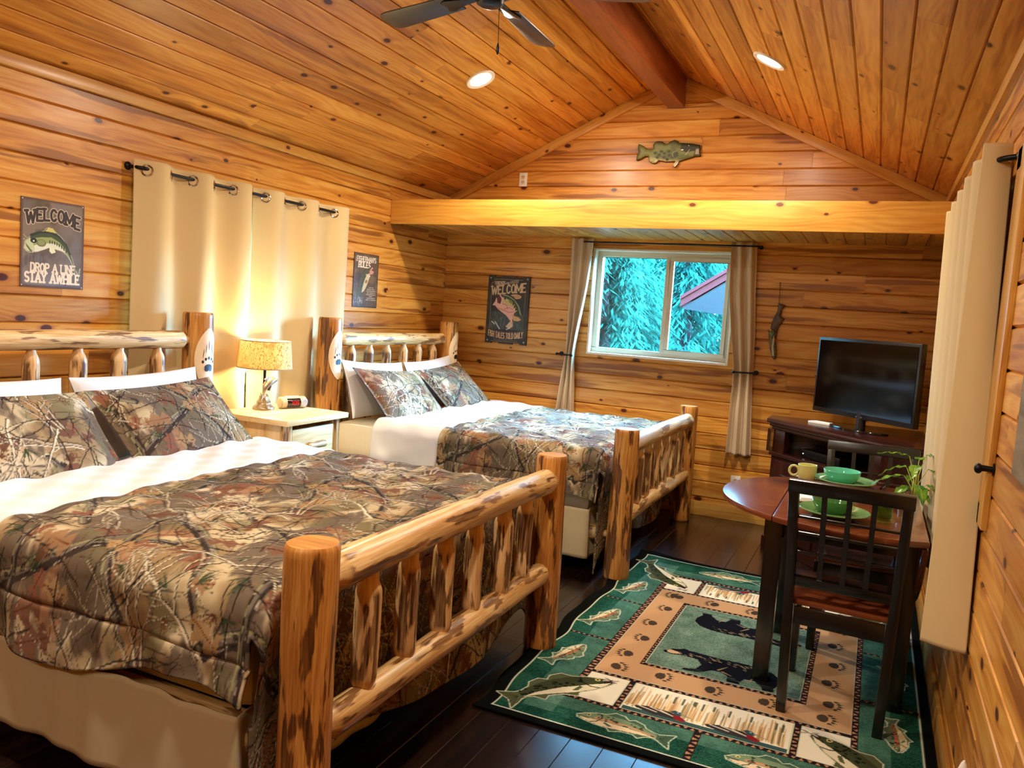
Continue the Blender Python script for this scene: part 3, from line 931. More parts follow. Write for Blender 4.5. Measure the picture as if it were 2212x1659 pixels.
def camo(X, Y):
    n = CAMO_TILE.shape[0]-1
    return CAMO_TILE[np.mod(np.round(Y*n).astype(int), n), np.mod(np.round(X*n).astype(int), n)]

# ------------------------------------------------------------------ log beds
def log(name, mat, parent, p0, p1, r, t0=0.0, t1=0.0, seg=18, seed=None, r1=None, bend=0.0, cone=0.055, tip=0.55, wob=0.022, round_ends=0.0):
    """a peeled log; t0/t1: how much of each end is a narrower sanded tenon"""
    seed = random.randrange(9999) if seed is None else seed
    p0, p1 = Vector(p0), Vector(p1)
    L = (p1-p0).length
    d = (p1-p0).normalized()
    rr = random.Random(seed)
    side = Vector((rr.uniform(-1, 1), rr.uniform(-1, 1), rr.uniform(-1, 1))); side -= d*side.dot(d); side.normalize()
    st = sorted(set([round(x, 4) for x in np.linspace(0, L, max(8, int(L/0.03)))] + ([t0, t0+cone*.35, t0+cone*.7, t0+cone] if t0 else []) + ([L-t1, L-t1-cone*.35, L-t1-cone*.7, L-t1-cone] if t1 else [])
                    + ([0.004, 0.012] if round_ends else []) + ([L-0.004, L-0.012] if round_ends else [])))
    pts, rad, cols = [], [], []
    for s in st:
        f = s/L
        rb = r+((r1 or r)-r)*f
        k, bark = 1.0, 1.0
        for a, t in ((s, t0), (L-s, t1)):
            if t:
                z = min(1, max(0, (a-t)/cone))
                k = min(k, tip+(1-tip)*math.sin(z*PI/2)); bark = min(bark, 1.0 if z >= 1 else max(0, z*1.6-.7))
        if round_ends:
            e = min(s, L-s)
            k *= 1-round_ends*max(0, 1-e/0.014)**2
            if e < 0.003: bark = 0.0
        pts.append(p0+d*s+side*bend*math.sin(f*PI)); rad.append(rb*k); cols.append((bark,)*3)
    g = G()
    g.tube(pts, rad, seg, True, wob=wob, cols=cols, seed=seed)
    return g.obj(name, mat, parent, angle=0.9)

BX, HX = 1.05, -1.06          # foot and head of the bed in its own frame
BW = 1.64                     # between post centres

def paw_emblem(post, r, z0):
    """pale almond carved into the post's inner face, with a paw print"""
    g = G()
    N, M = 18, 8
    V, F = [], []
    for i in range(N+1):
        z = -0.165+0.33*i/N
        w = max(0.02, 0.95*(1-(abs(z)/0.17)**2)**0.75)
        for j in range(M+1):
            a = -w+2*w*j/M
            V.append((r*1.035*math.cos(a), r*1.035*math.sin(a), z0+z))
    for i in range(N):
        for j in range(M):
            k = i*(M+1)+j
            F.append((k, k+1, k+M+2, k+M+1))
    g.quadset(V, F)
    g.obj('emblem', CARVED, post)
    g = G()
    def pad(cy, cz, ry, rz, rot=0.0):
        n = 14
        c, q = math.cos(rot), math.sin(rot)
        P = [(cy, cz)]+[(cy+ry*math.cos(t)*c-rz*math.sin(t)*q, cz+ry*math.cos(t)*q+rz*math.sin(t)*c) for t in [2*PI*k/n for k in range(n)]]
        R = r*1.05
        g.quadset([(R*math.cos(y/R), R*math.sin(y/R), z0+z) for y, z in P], [(0, 1+k, 1+(k+1) % n) for k in range(n)])
    pad(0, -0.045, 0.027, 0.017); pad(0.012, -0.055, 0.015, 0.013); pad(-0.012, -0.055, 0.015, 0.013)
    for k, (y, z) in enumerate(((-.036, -.016), (-.019, -.001), (.001, .005), (.021, -.001), (.037, -.016))):
        pad(y, z, 0.0065, 0.0085)
        pad(y*0.92, z+0.045+0.012*(2-abs(k-2)), 0.0018, 0.026, 0.06*(k-2))
    g.obj('paw_print', INK, post)

def make_bed(label):
    root = thing('log_bed', label, 'bed', (-2.30, 1.61, 0), 0, 'pair of peeled log beds')
    for i, y in enumerate((0, BW)):
        log('footpost', LOG_POST, root, (BX, y, 0), (BX, y, 0.872+0.006*i), 0.074, r1=0.069, seg=26, seed=40+i, round_ends=0.08)
        hp = log('headpost', LOG_POST, root, (0, 0, 0), (0, 0, 1.372), 0.082, r1=0.078, seg=26, seed=50+i, round_ends=0.08)
        hp.location = (HX, y, 0)
        paw_emblem(hp, 0.080, 1.125)
    log('footboard_top_rail', LOG_RAIL, root, (BX, 0.02, 0.770), (BX+0.012, BW-0.02, 0.770), 0.054, 0.055, 0.05, 22, 61, cone=0.03, tip=0.78, wob=0.03, bend=0.008)
    log('footboard_bottom_rail', LOG_RAIL, root, (BX, 0.02, 0.350), (BX+0.01, BW-0.02, 0.368), 0.047, 0.055, 0.05, 20, 62, cone=0.03, tip=0.72, wob=0.035, bend=0.01)
    log('headboard_top_rail', LOG_RAIL, root, (HX, 0.03, 1.226), (HX, BW-0.03, 1.224), 0.047, 0.06, 0.06, 22, 63, cone=0.045, tip=0.45, wob=0.025)
    log('headboard_bottom_rail', LOG_RAIL, root, (HX, 0.03, 0.50), (HX, BW-0.03, 0.50), 0.045, 0.06, 0.06, 16, 64)
    for k in range(6):
        y = 0.245+0.2245*k
        log('spindle', LOG_SPINDLE, root, (BX+0.004, y, 0.345), (BX+0.006, y+0.004, 0.765), 0.038-0.002*(k % 2), 0.05, 0.06, 16, 70+k, cone=0.035, tip=0.74, bend=0.006)
        log('spindle', LOG_SPINDLE, root, (HX, y, 0.50), (HX, y+0.003, 1.215), 0.039-0.002*(k % 3), 0.045, 0.045, 16, 90+k, cone=0.05, tip=0.55, bend=0.008)
    for i, y in enumerate((0.025, BW-0.025)):
        log('side_rail', LOG_RAIL, root, (HX+0.02, y, 0.30), (BX-0.02, y, 0.30), 0.05, 0.06, 0.09, 18, 110+i, cone=0.05, tip=0.45)
    return root

# ---- bedding, in the bed's own frame
TOPZ, HWY, RAD = 0.728, 0.882, 0.085
def drape_y(a, lift, drop_flare=0.10):
    """a: distance across the bed from its middle; returns y, z of a cloth lying lift above the comforter's base line"""
    s = np.sign(a); t = np.abs(a)
    R = RAD+lift
    flat = HWY-RAD
    arc = R*PI/2
    y = np.where(t < flat, t, flat+R*np.sin(np.clip((t-flat)/R, 0, PI/2)))
    z = np.where(t < flat, TOPZ+lift, TOPZ-RAD+R*np.cos(np.clip((t-flat)/R, 0, PI/2)))
    d = np.clip(t-flat-arc, 0, None)
    y = y+d*drop_flare; z = z-d
    return BW/2+s*y, z, d
def drape_x(b, x_edge, R=0.07):
    arc = R*PI/2
    t = b-(x_edge-R)
    x = np.where(t < 0, b, x_edge-R+R*np.sin(np.clip(t/R, 0, PI/2)))
    dz = np.where(t < 0, 0, R-R*np.cos(np.clip(t/R, 0, PI/2)))
    d = np.clip(t-arc, 0, None)
    return x, dz+d, d

def comforter_mesh(name, lift, b0, b1, adrop, mat, colorfn, res, xe=None, foot=0.0, puff=0.010, parent=None, hemwave=0.0):
    amax = HWY-RAD+(RAD+lift)*PI/2+adrop
    a = np.linspace(-amax, amax, int(2*amax/res))
    bmax = b1 if xe is None else xe-0.07+0.07*PI/2+foot
    b = np.linspace(b0, bmax, max(12, int((bmax-b0)/res)))
    A, B = np.meshgrid(a, b, indexing='ij')
    wav = 1+hemwave*(0.5*np.sin(B*3.1+1.0)+0.35*np.sin(B*7.3))
    y, z, dy = drape_y(np.where(np.abs(A) > HWY, np.sign(A)*(HWY+(np.abs(A)-HWY)*wav), A), lift)
    if xe is None:
        x = B.copy(); dx = np.zeros_like(B)
    else:
        Bf = np.where(B > xe, xe+(B-xe)*(1+0.10*np.sin(A*4.0+.5)), B)
        x, dz, dx = drape_x(Bf, xe)
        z = z-dz
    top = np.exp(-(dy/0.06))
    qz = puff*(0.6*np.sin(A*7.4)*np.sin(B*6.1+.7)+0.5*np.sin(A*3.3+B*2.1+1)+0.3*np.sin(A*17+2)*np.sin(B*13))
    wr = 0.004*np.sin(A*23+B*31)+0.003*np.sin(A*41-B*17)
    n_side = np.clip(dy/0.15, 0, 1)
    y = y+np.sign(A)*n_side*(0.014*np.sin(B*9.0+.4)+0.008*np.sin(B*21))
    fold = np.clip(dx/0.2, 0, 1)
    x = x-fold*(0.012+0.012*np.sin(A*11))
    z = z+(qz+wr)*top*(dx < 0.02)
    y = y+np.sign(A)*wr*(1-top)
    if xe is not None:                              # quilting seam along the overhang
        y = y-np.sign(A)*0.010*np.exp(-((dy-0.10)/0.006)**2)
    P = np.stack([x, y, z], -1)
    mask = None
    if xe is not None:
        both = (dy > 0.015) & (B > xe-0.02)
        mask = ~(both[:-1, :-1] | both[1:, 1:])
    col = colorfn(B, A) if colorfn else None
    o = grid_obj(name, P, col, mat, parent, mask=mask)
    solidify(o, 0.012, 1.0 if lift == 0 else -1.0)
    return o

def pillow_mesh(name, w, h, t, mat, colorfn=None, flange=0.0, res=0.012, parent=None, seed=0):
    """stands in its own yz plane, thickness along x"""
    nu, nv = int(w/res), int(h/res)
    u = np.linspace(-1, 1, nu); v = np.linspace(-1, 1, nv)
    U, V = np.meshgrid(u, v)
    fu, fv = 1-2*flange/w, 1-2*flange/h
    uu = np.clip(np.abs(U)/fu, 0, 1); vv = np.clip(np.abs(V)/fv, 0, 1)
    th = (1-uu**3.0)**0.62*(1-vv**3.0)**0.62
    y = w/2*U*(1-0.055*(1-V**2)); z = h/2*V*(1-0.075*(1-U**2))
    r = np.random.default_rng(seed).random(4)*6
    bump = 0.05*np.sin(U*4+r[0])*np.sin(V*3+r[1])+0.03*np.sin(U*9+V*7+r[2])
    xf_ = t/2*th*(1+bump)+0.002
    P = np.concatenate([np.stack([xf_, y, z], -1), np.stack([-xf_, y, z], -1)[::-1]], 0)
    col = None
    if colorfn:
        c = colorfn(y+r[0], z+r[1]); col = np.concatenate([c, c[::-1]], 0)
    return grid_obj(name, P, col, mat, parent)

def skirt_mesh(name, parent=None):
    pts = [(-0.95, -0.058), (0.875, -0.058), (0.875, BW+0.058), (-0.95, BW+0.058)]
    P2 = []; tot = 0
    for (x0, y0), (x1, y1) in zip(pts[:-1], pts[1:]):
        L = math.hypot(x1-x0, y1-y0); n = int(L/0.012)
        nx, ny = (y1-y0)/L, -(x1-x0)/L
        for k in range(n):
            s = k/n*L; w = 0.007*math.sin((tot+s)*16)+0.005*math.sin((tot+s)*39+1)
            e = min(1, s/0.06, (L-s)/0.06)
            P2.append((x0+(x1-x0)*k/n+nx*w*e, y0+(y1-y0)*k/n+ny*w*e, nx, ny, tot+s))
        tot += L
    zs = np.linspace(0.385, 0.105, 16)
    P = np.array([[(x+nx*(0.385-z)*0.03, y+ny*(0.385-z)*0.03, z+0.012*math.sin(s*2.3)*(0.385-z)/0.28) for (x, y, nx, ny, s) in P2] for z in zs])
    o = grid_obj(name, P, None, SKIRT_CLOTH, parent)
    solidify(o, 0.004)
    return o

beds = [make_bed('log bed standing closest to the camera, under the big bass sign'),
        None]
beds[1] = copy_tree(beds[0])
beds[1].location = (-2.30, 4.40, 0)
beds[1]['label'] = 'log bed in the corner by the window, blue daylight on its cover'
for o in beds[1].children:
    if o.name.startswith('side_rail'): o.location.z = -0.06

WHERE = ['the log bed under the big bass sign', 'the log bed by the window']
PIL = [  # name, centre (local), tilt, roll, material kind
    ('sham', (-0.715, 1.21, 0.850), 46, 3, 'camo'), ('sham', (-0.715, 0.43, 0.848), 46, -3, 'camo'),
    ('white_pillow', (-0.925, 1.20, 0.878), 19, 2, 'white'), ('white_pillow', (-0.925, 0.41, 0.878), 19, -2, 'white')]
PLAB = [['camouflage sham by the bedside lamp, on the bed under the big bass sign', 'camouflage sham cut by the photo\'s left edge, on the bed under the big bass sign',
         'white pillow behind the sham next to the bedside lamp', 'white pillow against the spindles at the photo\'s left edge'],
        ['camouflage sham nearest the back wall, on the bed by the window', 'camouflage sham nearest the nightstand, on the bed by the window',
         'white pillow nearest the back wall, behind the far sham', 'white pillow nearest the nightstand on the bed by the window, its side showing']]
src = {}
for bi, base in enumerate(((-2.30, 1.61, 0), (-2.30, 4.40, 0))):
    B0 = Vector(base)
    if bi == 0:
        g = G(); g.box((-0.075, BW/2, 0.510), (1.86, 1.60, 0.33))
        src['mattress'] = g.obj('mattress', CREAM_CLOTH, bevel=0.06)
        src['bed_skirt'] = skirt_mesh('bed_skirt')
        src['comforter'] = comforter_mesh('comforter', 0.0, -0.40, 0, 0.205, CAMO, lambda X, Y: camo(X*1.1+0.2, Y*1.1+0.35), 0.0048, xe=0.95, foot=0.535, hemwave=0.30)
        src['sheet'] = comforter_mesh('folded_sheet', 0.016, -0.630, -0.140, 0.17, WHITE_CLOTH, None, 0.014)
        for k, (nm, c, tilt, roll, kind) in enumerate(PIL):
            if nm == 'sham': src[k] = pillow_mesh('pillow_sham', 0.76, 0.50, 0.13, CAMO, lambda X, Y: camo(X*1.0, Y*1.0), 0.03, 0.005, seed=k+3)
            else: src[k] = pillow_mesh('white_pillow', 0.74, 0.41, 0.12, WHITE_CLOTH, None, 0.0, 0.012, seed=k)
    for key, lab, cat, grp in (('mattress', 'cream covered mattress of %s', 'mattress', 'mattresses'), ('bed_skirt', 'khaki bed skirt hanging under the cover of %s', 'bed skirt', 'bed skirts'),
                          ('comforter', 'camouflage comforter spread over %s', 'comforter', 'camouflage comforters'), ('sheet', 'white sheet folded back across %s', 'sheet', 'folded sheets')):
        o = src[key]
        if bi: o = o.copy(); COL.objects.link(o)
        o.location = B0
        tag(o, lab % WHERE[bi], cat, grp)
    for k, (nm, c, tilt, roll, kind) in enumerate(PIL):
        o = src[k]
        if bi: o = o.copy(); COL.objects.link(o)
        o.location = B0+Vector(c)
        rl = roll*(1.0 if bi == 0 else 1.6)
        o.rotation_euler = (Matrix.Rotation(math.radians(-tilt), 3, 'Y') @ Matrix.Rotation(math.radians(rl), 3, 'X')).to_euler()
        tag(o, PLAB[bi][k], 'pillow', 'camouflage pillow shams' if nm == 'sham' else 'white pillows')

# ------------------------------------------------------------------ nightstand, lamp, clock
NZ = 0.81
ns = thing('nightstand', 'pale pine nightstand with a log drawer pull, between the two beds', 'nightstand', (-3.16, 3.73, 0), 0.03)
g = G()
for k in range(4):
    g.box((-0.26+0.065+0.131*k, 0, NZ-0.016), (0.1295, 0.58, 0.032), 1, col=(random.uniform(.5, 1),)*3)
g.obj('top', PALE_PINE, ns, bevel=0.005)
for sx in (-1, 1):
    for sy in (-1, 1):
        log('post', LOG_RAIL, ns, (sx*0.205, sy*0.225, 0), (sx*0.205, sy*0.225, NZ-0.032), 0.032, seg=14, seed=130+sx*2+sy)
for sy in (-1, 1):
    g = G()
    for k in range(3):
        g.box((-0.125+0.125*k, sy*0.235, 0.46), (0.1235, 0.018, 0.62), 2, col=(random.uniform(.6, 1),)*3)
    g.obj('side_panel', PALE_PINE, ns, bevel=0.002)
g = G(); g.box((-0.215, 0, 0.46), (0.014, 0.42, 0.62), 2, col=(.7,)*3); g.obj('back_panel', PALE_PINE, ns)
g = G(); g.box((0, 0, 0.165), (0.42, 0.44, 0.02), 0, col=(.7,)*3); g.obj('shelf', PALE_PINE, ns)
for z, h in ((0.645, 0.20), (0.36, 0.32)):
    g = G(); g.box((0.212, 0, z), (0.022, 0.385, h), 1, col=(.9,)*3)
    dr = g.obj('drawer', PALE_PINE, ns, bevel=0.005)
    log('handle', LOG_RAIL, dr, (0.248, -0.085, z), (0.248, 0.085, z), 0.021, seg=14, seed=150, round_ends=0.25)

def t_shade():
    t = NT('camouflage_lampshade')
    u, v = t.uv()
    tc = t.n('TexCoord')
    n1 = t.noise(tc.outputs['Object'], 16.0, 4)
    wv = t.n('TexWave'); wv.inputs['Scale'].default_value = 22.0; wv.inputs['Distortion'].default_value = 14.0; wv.inputs['Detail'].default_value = 2.0; wv.inputs['Detail Scale'].default_value = 1.6
    t.l(tc.outputs['Object'], wv.inputs[0])
    br = t.ramp(wv.outputs['Fac'], [(0.03, lin(176, 136, 70)), (0.14, lin(242, 224, 176))])
    c = t.mix(t.mapr(n1, .56, .64, 0, .5), br, lin(206, 160, 96))
    d = t.n('BsdfDiffuse'); t.l(c, d.inputs[0])
    tr = t.n('BsdfTranslucent'); t.l(c, tr.inputs[0])
    mx = t.n('MixShader'); mx.inputs[0].default_value = 0.62
    t.l(d.outputs[0], mx.inputs[1]); t.l(tr.outputs[0], mx.inputs[2]); t.l(mx.outputs[0], t.out.inputs[0])
    return t.mat
LP = Vector((-3.30, 3.715, NZ))
lampo = thing('table_lamp', 'lit bedside lamp with a camouflage drum shade and a leaping fish on its base', 'lamp', LP)
g = G(); g.lathe([(0.062, 0), (0.064, 0.008), (0.060, 0.018), (0.044, 0.030), (0.040, 0.040), (0.043, 0.046), (0.034, 0.058), (0.026, 0.075), (0.028, 0.082), (0.020, 0.092), (0.0001, 0.094)], 28)
g.obj('base', BRASS_GREY, lampo)
g = G(); g.tube([(0, 0, 0.09), (0.004, -0.004, 0.19), (0.006, -0.006, 0.30)], 0.0085, 12); g.obj('pole', BLACK_METAL, lampo)
# leaping fish figurine
g = G()
spine = [(0.028, -0.030, 0.075), (0.030, -0.034, 0.105), (0.030, -0.022, 0.142), (0.032, 0.008, 0.166), (0.034, 0.040, 0.178), (0.034, 0.066, 0.176)]
g.tube(spine, [0.004, 0.010, 0.020, 0.024, 0.020, 0.008], 14)
fish = g.obj('fish_figurine', BRASS_GREY, lampo)
fish.scale = (1, 1, 1)
g = G()
g.prism([(-0.030, 0.082), (-0.058, 0.060), (-0.046, 0.088), (-0.062, 0.108)], 0.024, 0.032, 'x'); g.obj('tail_fin', BRASS_GREY, fish)
g = G(); g.prism([(-0.016, 0.166), (-0.034, 0.186), (0.006, 0.200), (0.016, 0.184)], 0.026, 0.034, 'x'); g.obj('back_fin', BRASS_GREY, fish)
g = G(); g.prism([(0.0, 0.146), (-0.012, 0.118), (0.014, 0.142)], 0.028, 0.056, 'x'); g.obj('side_fin', BRASS_GREY, fish)
sh = G(); sh.lathe([(0.158, 0.250), (0.145, 0.412)], 48)
o = sh.obj('shade', t_shade(), lampo); o.data.polygons.foreach_set('use_smooth', [True]*len(o.data.polygons))
bm = bmesh.new(); bm.from_mesh(o.data)
bmesh.ops.delete(bm, geom=[f for f in bm.faces if len(f.verts) > 4], context='FACES_ONLY'); bm.to_mesh(o.data); bm.free()
solidify(o, 0.002)
g = G()
for r, z in ((0.1585, 0.251), (0.1455, 0.411)):
    g.tube([(r*math.cos(t), r*math.sin(t), z) for t in np.linspace(0, 2*PI, 40, endpoint=False)], 0.0026, 8, closed=True)
for k in range(3):
    a = 2*PI*k/3
    g.tube([(0, 0, 0.395), (0.145*math.cos(a), 0.145*math.sin(a), 0.408)], 0.0018, 6)
g.obj('shade_ring', plain('shade_trim', (150, 120, 80), 0.6), lampo)
g = G(); g.sphere((0.004, 0, 0.335), (0.026, 0.026, 0.034), 16, 10)
g.obj('bulb', glow('lit_bulb', (255, 226, 170), 25.0), lampo)
lamp('bedside_bulb_light', 'POINT', LP+Vector((0.004, 0, 0.335)), 44.0, (1.0, 0.76, 0.38), shadow_soft_size=0.04)

ck = thing('alarm_clock', 'small black and tan alarm clock with red digits beside the lamp', 'clock', (-3.235, 3.895, NZ), -0.32)
g = G(); g.lathe([(0.0001, -0.088), (0.030, -0.088), (0.036, -0.082), (0.036, 0.082), (0.030, 0.088), (0.0001, 0.088)], 28, (0, 0, 0.036), axis='y'); g.obj('body', plain('tan_plastic', (190, 164, 118), 0.4), ck)
g = G()
N = 12
V, F = [], []
for y in (-0.052, 0.040):
    for i in range(N+1):
        a = -0.85+1.7*i/N
        V.append((0.0372*math.cos(a), y, 0.036+0.0372*math.sin(a)))
F = [(i, i+1, N+2+i, N+1+i) for i in range(N)]
g.quadset(V, F); disp = g.obj('display', plain('dark_display', (16, 10, 12), 0.12), ck)
RED = glow('red_digits', (255, 40, 40), 2.2)
SEG = {'7': 'abc', '0': 'abcdef', '9': 'abcdfg'}
def seg_boxes(g, ch, y0, z0, w, h, t, x):
    p = {'a': (w/2, h, w, t), 'g': (w/2, h/2, w, t), 'd': (w/2, 0, w, t), 'f': (0, h*.75, t, h/2), 'b': (w, h*.75, t, h/2), 'e': (0, h*.25, t, h/2), 'c': (w, h*.25, t, h/2)}
    for k in SEG[ch]:
        cy, cz, sy, sz = p[k]
        zz = z0+cz-0.036
        g.box((x+0.0*zz, y0+cy, z0+cz), (0.002, sy-.001, sz-.001))
g = G()
for i, ch in enumerate('709'):
    seg_boxes(g, ch, -0.030+0.019*i+(0.004 if i else 0), 0.0245, 0.0115, 0.023, 0.0032, 0.0368)
for z in (0.031, 0.041): g.box((0.0374, -0.0125, z), (0.002, 0.002, 0.002))
g.obj('digits', RED, disp)
g = G(); g.lathe([(0.0001, 0.010), (0.020, 0.010), (0.022, 0.006), (0.026, 0.004), (0.026, 0)], 24, (0.028, 0.064, 0.036), axis='x'); g.obj('dial', plain('silver_plastic', (196, 196, 200), 0.3, 0.6), ck)
g = G()
for k in range(4): g.box((0.004, -0.04+0.024*k, 0.073), (0.018, 0.016, 0.005))
g.obj('buttons', WHITE_PLASTIC, ck, bevel=0.001)

# ------------------------------------------------------------------ dining table, chairs and what stands on the table
TX, TY, TR_, TZ = -0.01, 3.77, 0.575, 0.755
tb = thing('dining_table', 'round drop-leaf dining table with cherry top and black legs', 'table', (TX, TY, 0.012))
def disc_poly(x0, x1, r, n=40):
    a0, a1 = math.acos(max(-1, min(1, x1/r))), math.acos(max(-1, min(1, x0/r)))
    up = [(r*math.cos(a0+(a1-a0)*i/n), r*math.sin(a0+(a1-a0)*i/n)) for i in range(n+1)]
    dn = [(x, -y) for x, y in reversed(up)]
    o = []
    for p in up+dn:
        if not o or math.hypot(p[0]-o[-1][0], p[1]-o[-1][1]) > 1e-5: o.append(p)
    if math.hypot(o[0][0]-o[-1][0], o[0][1]-o[-1][1]) < 1e-5: o.pop()
    return o
zt = TZ-0.012
for nm, x0, x1, tone in (('top', -0.305, 0.252, .62), ('leaf', -TR_, -0.307, .7)):
    g = G(); g.prism(disc_poly(x0, x1, TR_), zt-0.024, zt, 'z', col=(tone,)*3); g.obj(nm, CHERRY, tb, bevel=0.006)
g = G(); g.prism([(y, zt-0.03-(x-0.25)) for x, y in disc_poly(0.25, TR_, TR_)][::-1], 0.229, 0.251, 'x', col=(.6,)*3); g.obj('leaf', CHERRY, tb, bevel=0.005)
for sx in (-1, 1):
    for sy in (-1, 1):
        g = G(); g.box((-0.045+sx*0.255-0.008, sy*0.300, (zt-0.024)/2), (0.066, 0.066, zt-0.024), 2, col=(.5,)*3, taper=1.0); g.obj('leg', ESPRESSO, tb, bevel=0.004)
g = G()
g.box((-0.05, -0.30, zt-0.075), (0.45, 0.022, 0.10), 0); g.box((-0.05, 0.30, zt-0.075), (0.45, 0.022, 0.10), 0)
g.box((-0.308, 0, zt-0.075), (0.022, 0.54, 0.10), 1); g.box((0.203, 0, zt-0.075), (0.022, 0.54, 0.10), 1)
g.obj('apron', ESPRESSO, tb, bevel=0.002)

def make_chair(label):
    """faces +y, origin on the floor under the backrest"""
    r = thing('dining_chair', label, 'chair', (0, 0, 0), 0, 'dining chairs')
    def bk(z): return -0.016-0.24*max(0, z-0.42)**1.25*0.75
    for s in (-1, 1):
        pts = [(s*(0.172+0.022*min(1, z/0.9)), 0.02*(1-min(1, z/.42))*0+bk(z)-0.03*max(0, (0.42-z)/0.42)**2*0, z) for z in np.linspace(0, 0.885, 14)]
        g = G()
        V, F = [], []
        for (x, y, z) in pts:
            w, d = 0.036, 0.036 if z > .05 else 0.030
            V += [(x-w/2, y-d/2, z), (x+w/2, y-d/2, z), (x+w/2, y+d/2, z), (x-w/2, y+d/2, z)]
        n = len(pts)
        for i in range(n-1):
            for k in range(4):
                F.append((i*4+k, i*4+(k+1) % 4, i*4+4+(k+1) % 4, i*4+4+k))
        F += [(3, 2, 1, 0), tuple(4*(n-1)+k for k in range(4))]
        g.quadset(V, F, None, (.5,)*3); g.obj('rear_leg', ESPRESSO, r, bevel=0.003)
        g = G(); g.box((s*0.196, 0.405, 0.21), (0.038, 0.038, 0.42), 2, col=(.5,)*3); g.obj('front_leg', ESPRESSO, r, bevel=0.004)
    def bar(name, z, h, t, xw, dy=0.0, par=None):
        g = G(); y = bk(z)+dy
        g.box((0, 0, 0), (xw, t, h), 0, Matrix.Rotation(0.20 if z > .5 else 0.0, 3, 'X'), (.5,)*3)
        return g.obj(name, ESPRESSO, par or r, bevel=0.004, loc=(0, y, z))
    bar('top_rail', 0.904, 0.052, 0.030, 0.430, -0.004)
    bar('lower_rail', 0.530, 0.040, 0.022, 0.345)
    for z in (0.646, 0.722, 0.785): bar('crossbar', z, 0.011, 0.012, 0.350)
    for x in (-0.084, 0.0, 0.084):
        g = G()
        V, F = [], []
        zs = np.linspace(0.545, 0.890, 6)
        for z in zs:
            y = bk(z); w = 0.019
            V += [(x*(0.95+0.06*(z-.55)/.3)-w/2, y-0.008, z), (x*(0.95+0.06*(z-.55)/.3)+w/2, y-0.008, z), (x*(0.95+0.06*(z-.55)/.3)+w/2, y+0.008, z), (x*(0.95+0.06*(z-.55)/.3)-w/2, y+0.008, z)]
        for i in range(len(zs)-1):
            for k in range(4): F.append((i*4+k, i*4+(k+1) % 4, i*4+4+(k+1) % 4, i*4+4+k))
        g.quadset(V, F, None, (.5,)*3); g.obj('slat', ESPRESSO, r)
    g = G(); g.prism([(-0.172, 0.005), (0.172, 0.005), (0.214, 0.405), (0.20, 0.435), (-0.20, 0.435), (-0.214, 0.405)], 0.424, 0.447, 'z', col=(.75,)*3); g.obj('seat', CHERRY, r, bevel=0.006)
    for y, w in ((-0.012, 0.32), (0.405, 0.36)):
        g = G(); g.box((0, y, 0.39), (w, 0.022, 0.066), 0); g.obj('seat_rail', ESPRESSO, r, bevel=0.002)
    for s in (-1, 1):
        g = G(); g.box((s*0.186, 0.20, 0.39), (0.022, 0.38, 0.066), 1, Matrix.Rotation(-s*0.05, 3, 'Z')); g.obj('seat_rail', ESPRESSO, r, bevel=0.002)
    return r
ch1 = make_chair('black lattice-back chair with a cherry seat, on this side of the table')
ch1.location = (-0.034, 3.215, 0.012); ch1.rotation_euler = (0, 0, -0.05)
ch2 = copy_tree(ch1)
ch2.location = (0.03, 4.345, 0.012); ch2.rotation_euler = (0, 0, PI+0.03)
ch2['label'] = 'black lattice-back chair between the dining table and the television stand'

TT = 0.767                                            # top surface of the table
def glaze(name, rgb): return plain(name, rgb, 0.12, spec=0.6, vary=0.02, Coat_Weight=0.5, Coat_Roughness=0.05)
OLIVE, SAGE, TURQ, LIME, SHAM_G = glaze('shamrock_glaze', (62, 122, 58)), glaze('sage_glaze', (120, 168, 116)), glaze('turquoise_glaze', (84, 190, 160)), glaze('lemongrass_glaze', (206, 208, 130)), glaze('meadow_glaze', (112, 160, 96))
def plate(name, x, y, r, mat, label, grp='dinner plates'):
    g = G(); g.lathe([(0.0001, 0.003), (r*.58, 0.003), (r*.60, 0.0), (r*.64, 0.0), (r*.70, 0.006), (r*.99, 0.018), (r, 0.021), (r*.985, 0.0235), (r*.72, 0.012), (r*.66, 0.008), (0.0001, 0.008)], 48)
    return tag(g.obj(name, mat, loc=(x, y, TT)), label, 'plate', grp)
def bowl(name, x, y, z, r, h, mat, label):
    g = G(); g.lathe([(0.0001, 0.004), (r*.55, 0.004), (r*.58, 0), (r*.68, 0), (r*.82, h*.22), (r*.94, h*.6), (r*.985, h*.97), (r*.97, h), (r*.95, h*.97), (r*.90, h*.6), (r*.76, h*.25), (r*.6, 0.009), (0.0001, 0.008)], 48)
    return tag(g.obj(name, mat, loc=(x, y, z)), label, 'bowl', 'cereal bowls')
plate('plate', -0.095, 3.425, 0.135, SHAM_G, 'green dinner plate under the green bowl, seen through the nearer chair back')
bowl('bowl', -0.105, 3.435, TT+0.009, 0.080, 0.052, OLIVE, 'dark green bowl seen through the nearer chair back')
plate('plate', -0.085, 4.19, 0.142, SAGE, 'sage green dinner plate under the turquoise bowl')
bowl('bowl', -0.100, 4.20, TT+0.009, 0.088, 0.054, TURQ, 'turquoise bowl on the far plate, by the mug')
mg = thing('mug', 'pale yellow-green mug with a ring handle at the far place setting', 'mug', (-0.255, 4.125, TT), PI*0.97)
g = G(); g.lathe([(0.0001, 0.0), (0.026, 0.0), (0.038, 0.012), (0.043, 0.045), (0.045, 0.078), (0.0435, 0.080), (0.041, 0.078), (0.038, 0.03), (0.03, 0.008), (0.0001, 0.006)], 36); g.obj('cup', LIME, mg)
g = G(); g.tube([(0.062+0.022*math.cos(t), 0, 0.042+0.024*math.sin(t)) for t in np.linspace(0, 2*PI, 28, endpoint=False)], 0.006, 10, closed=True); g.obj('handle', LIME, mg)
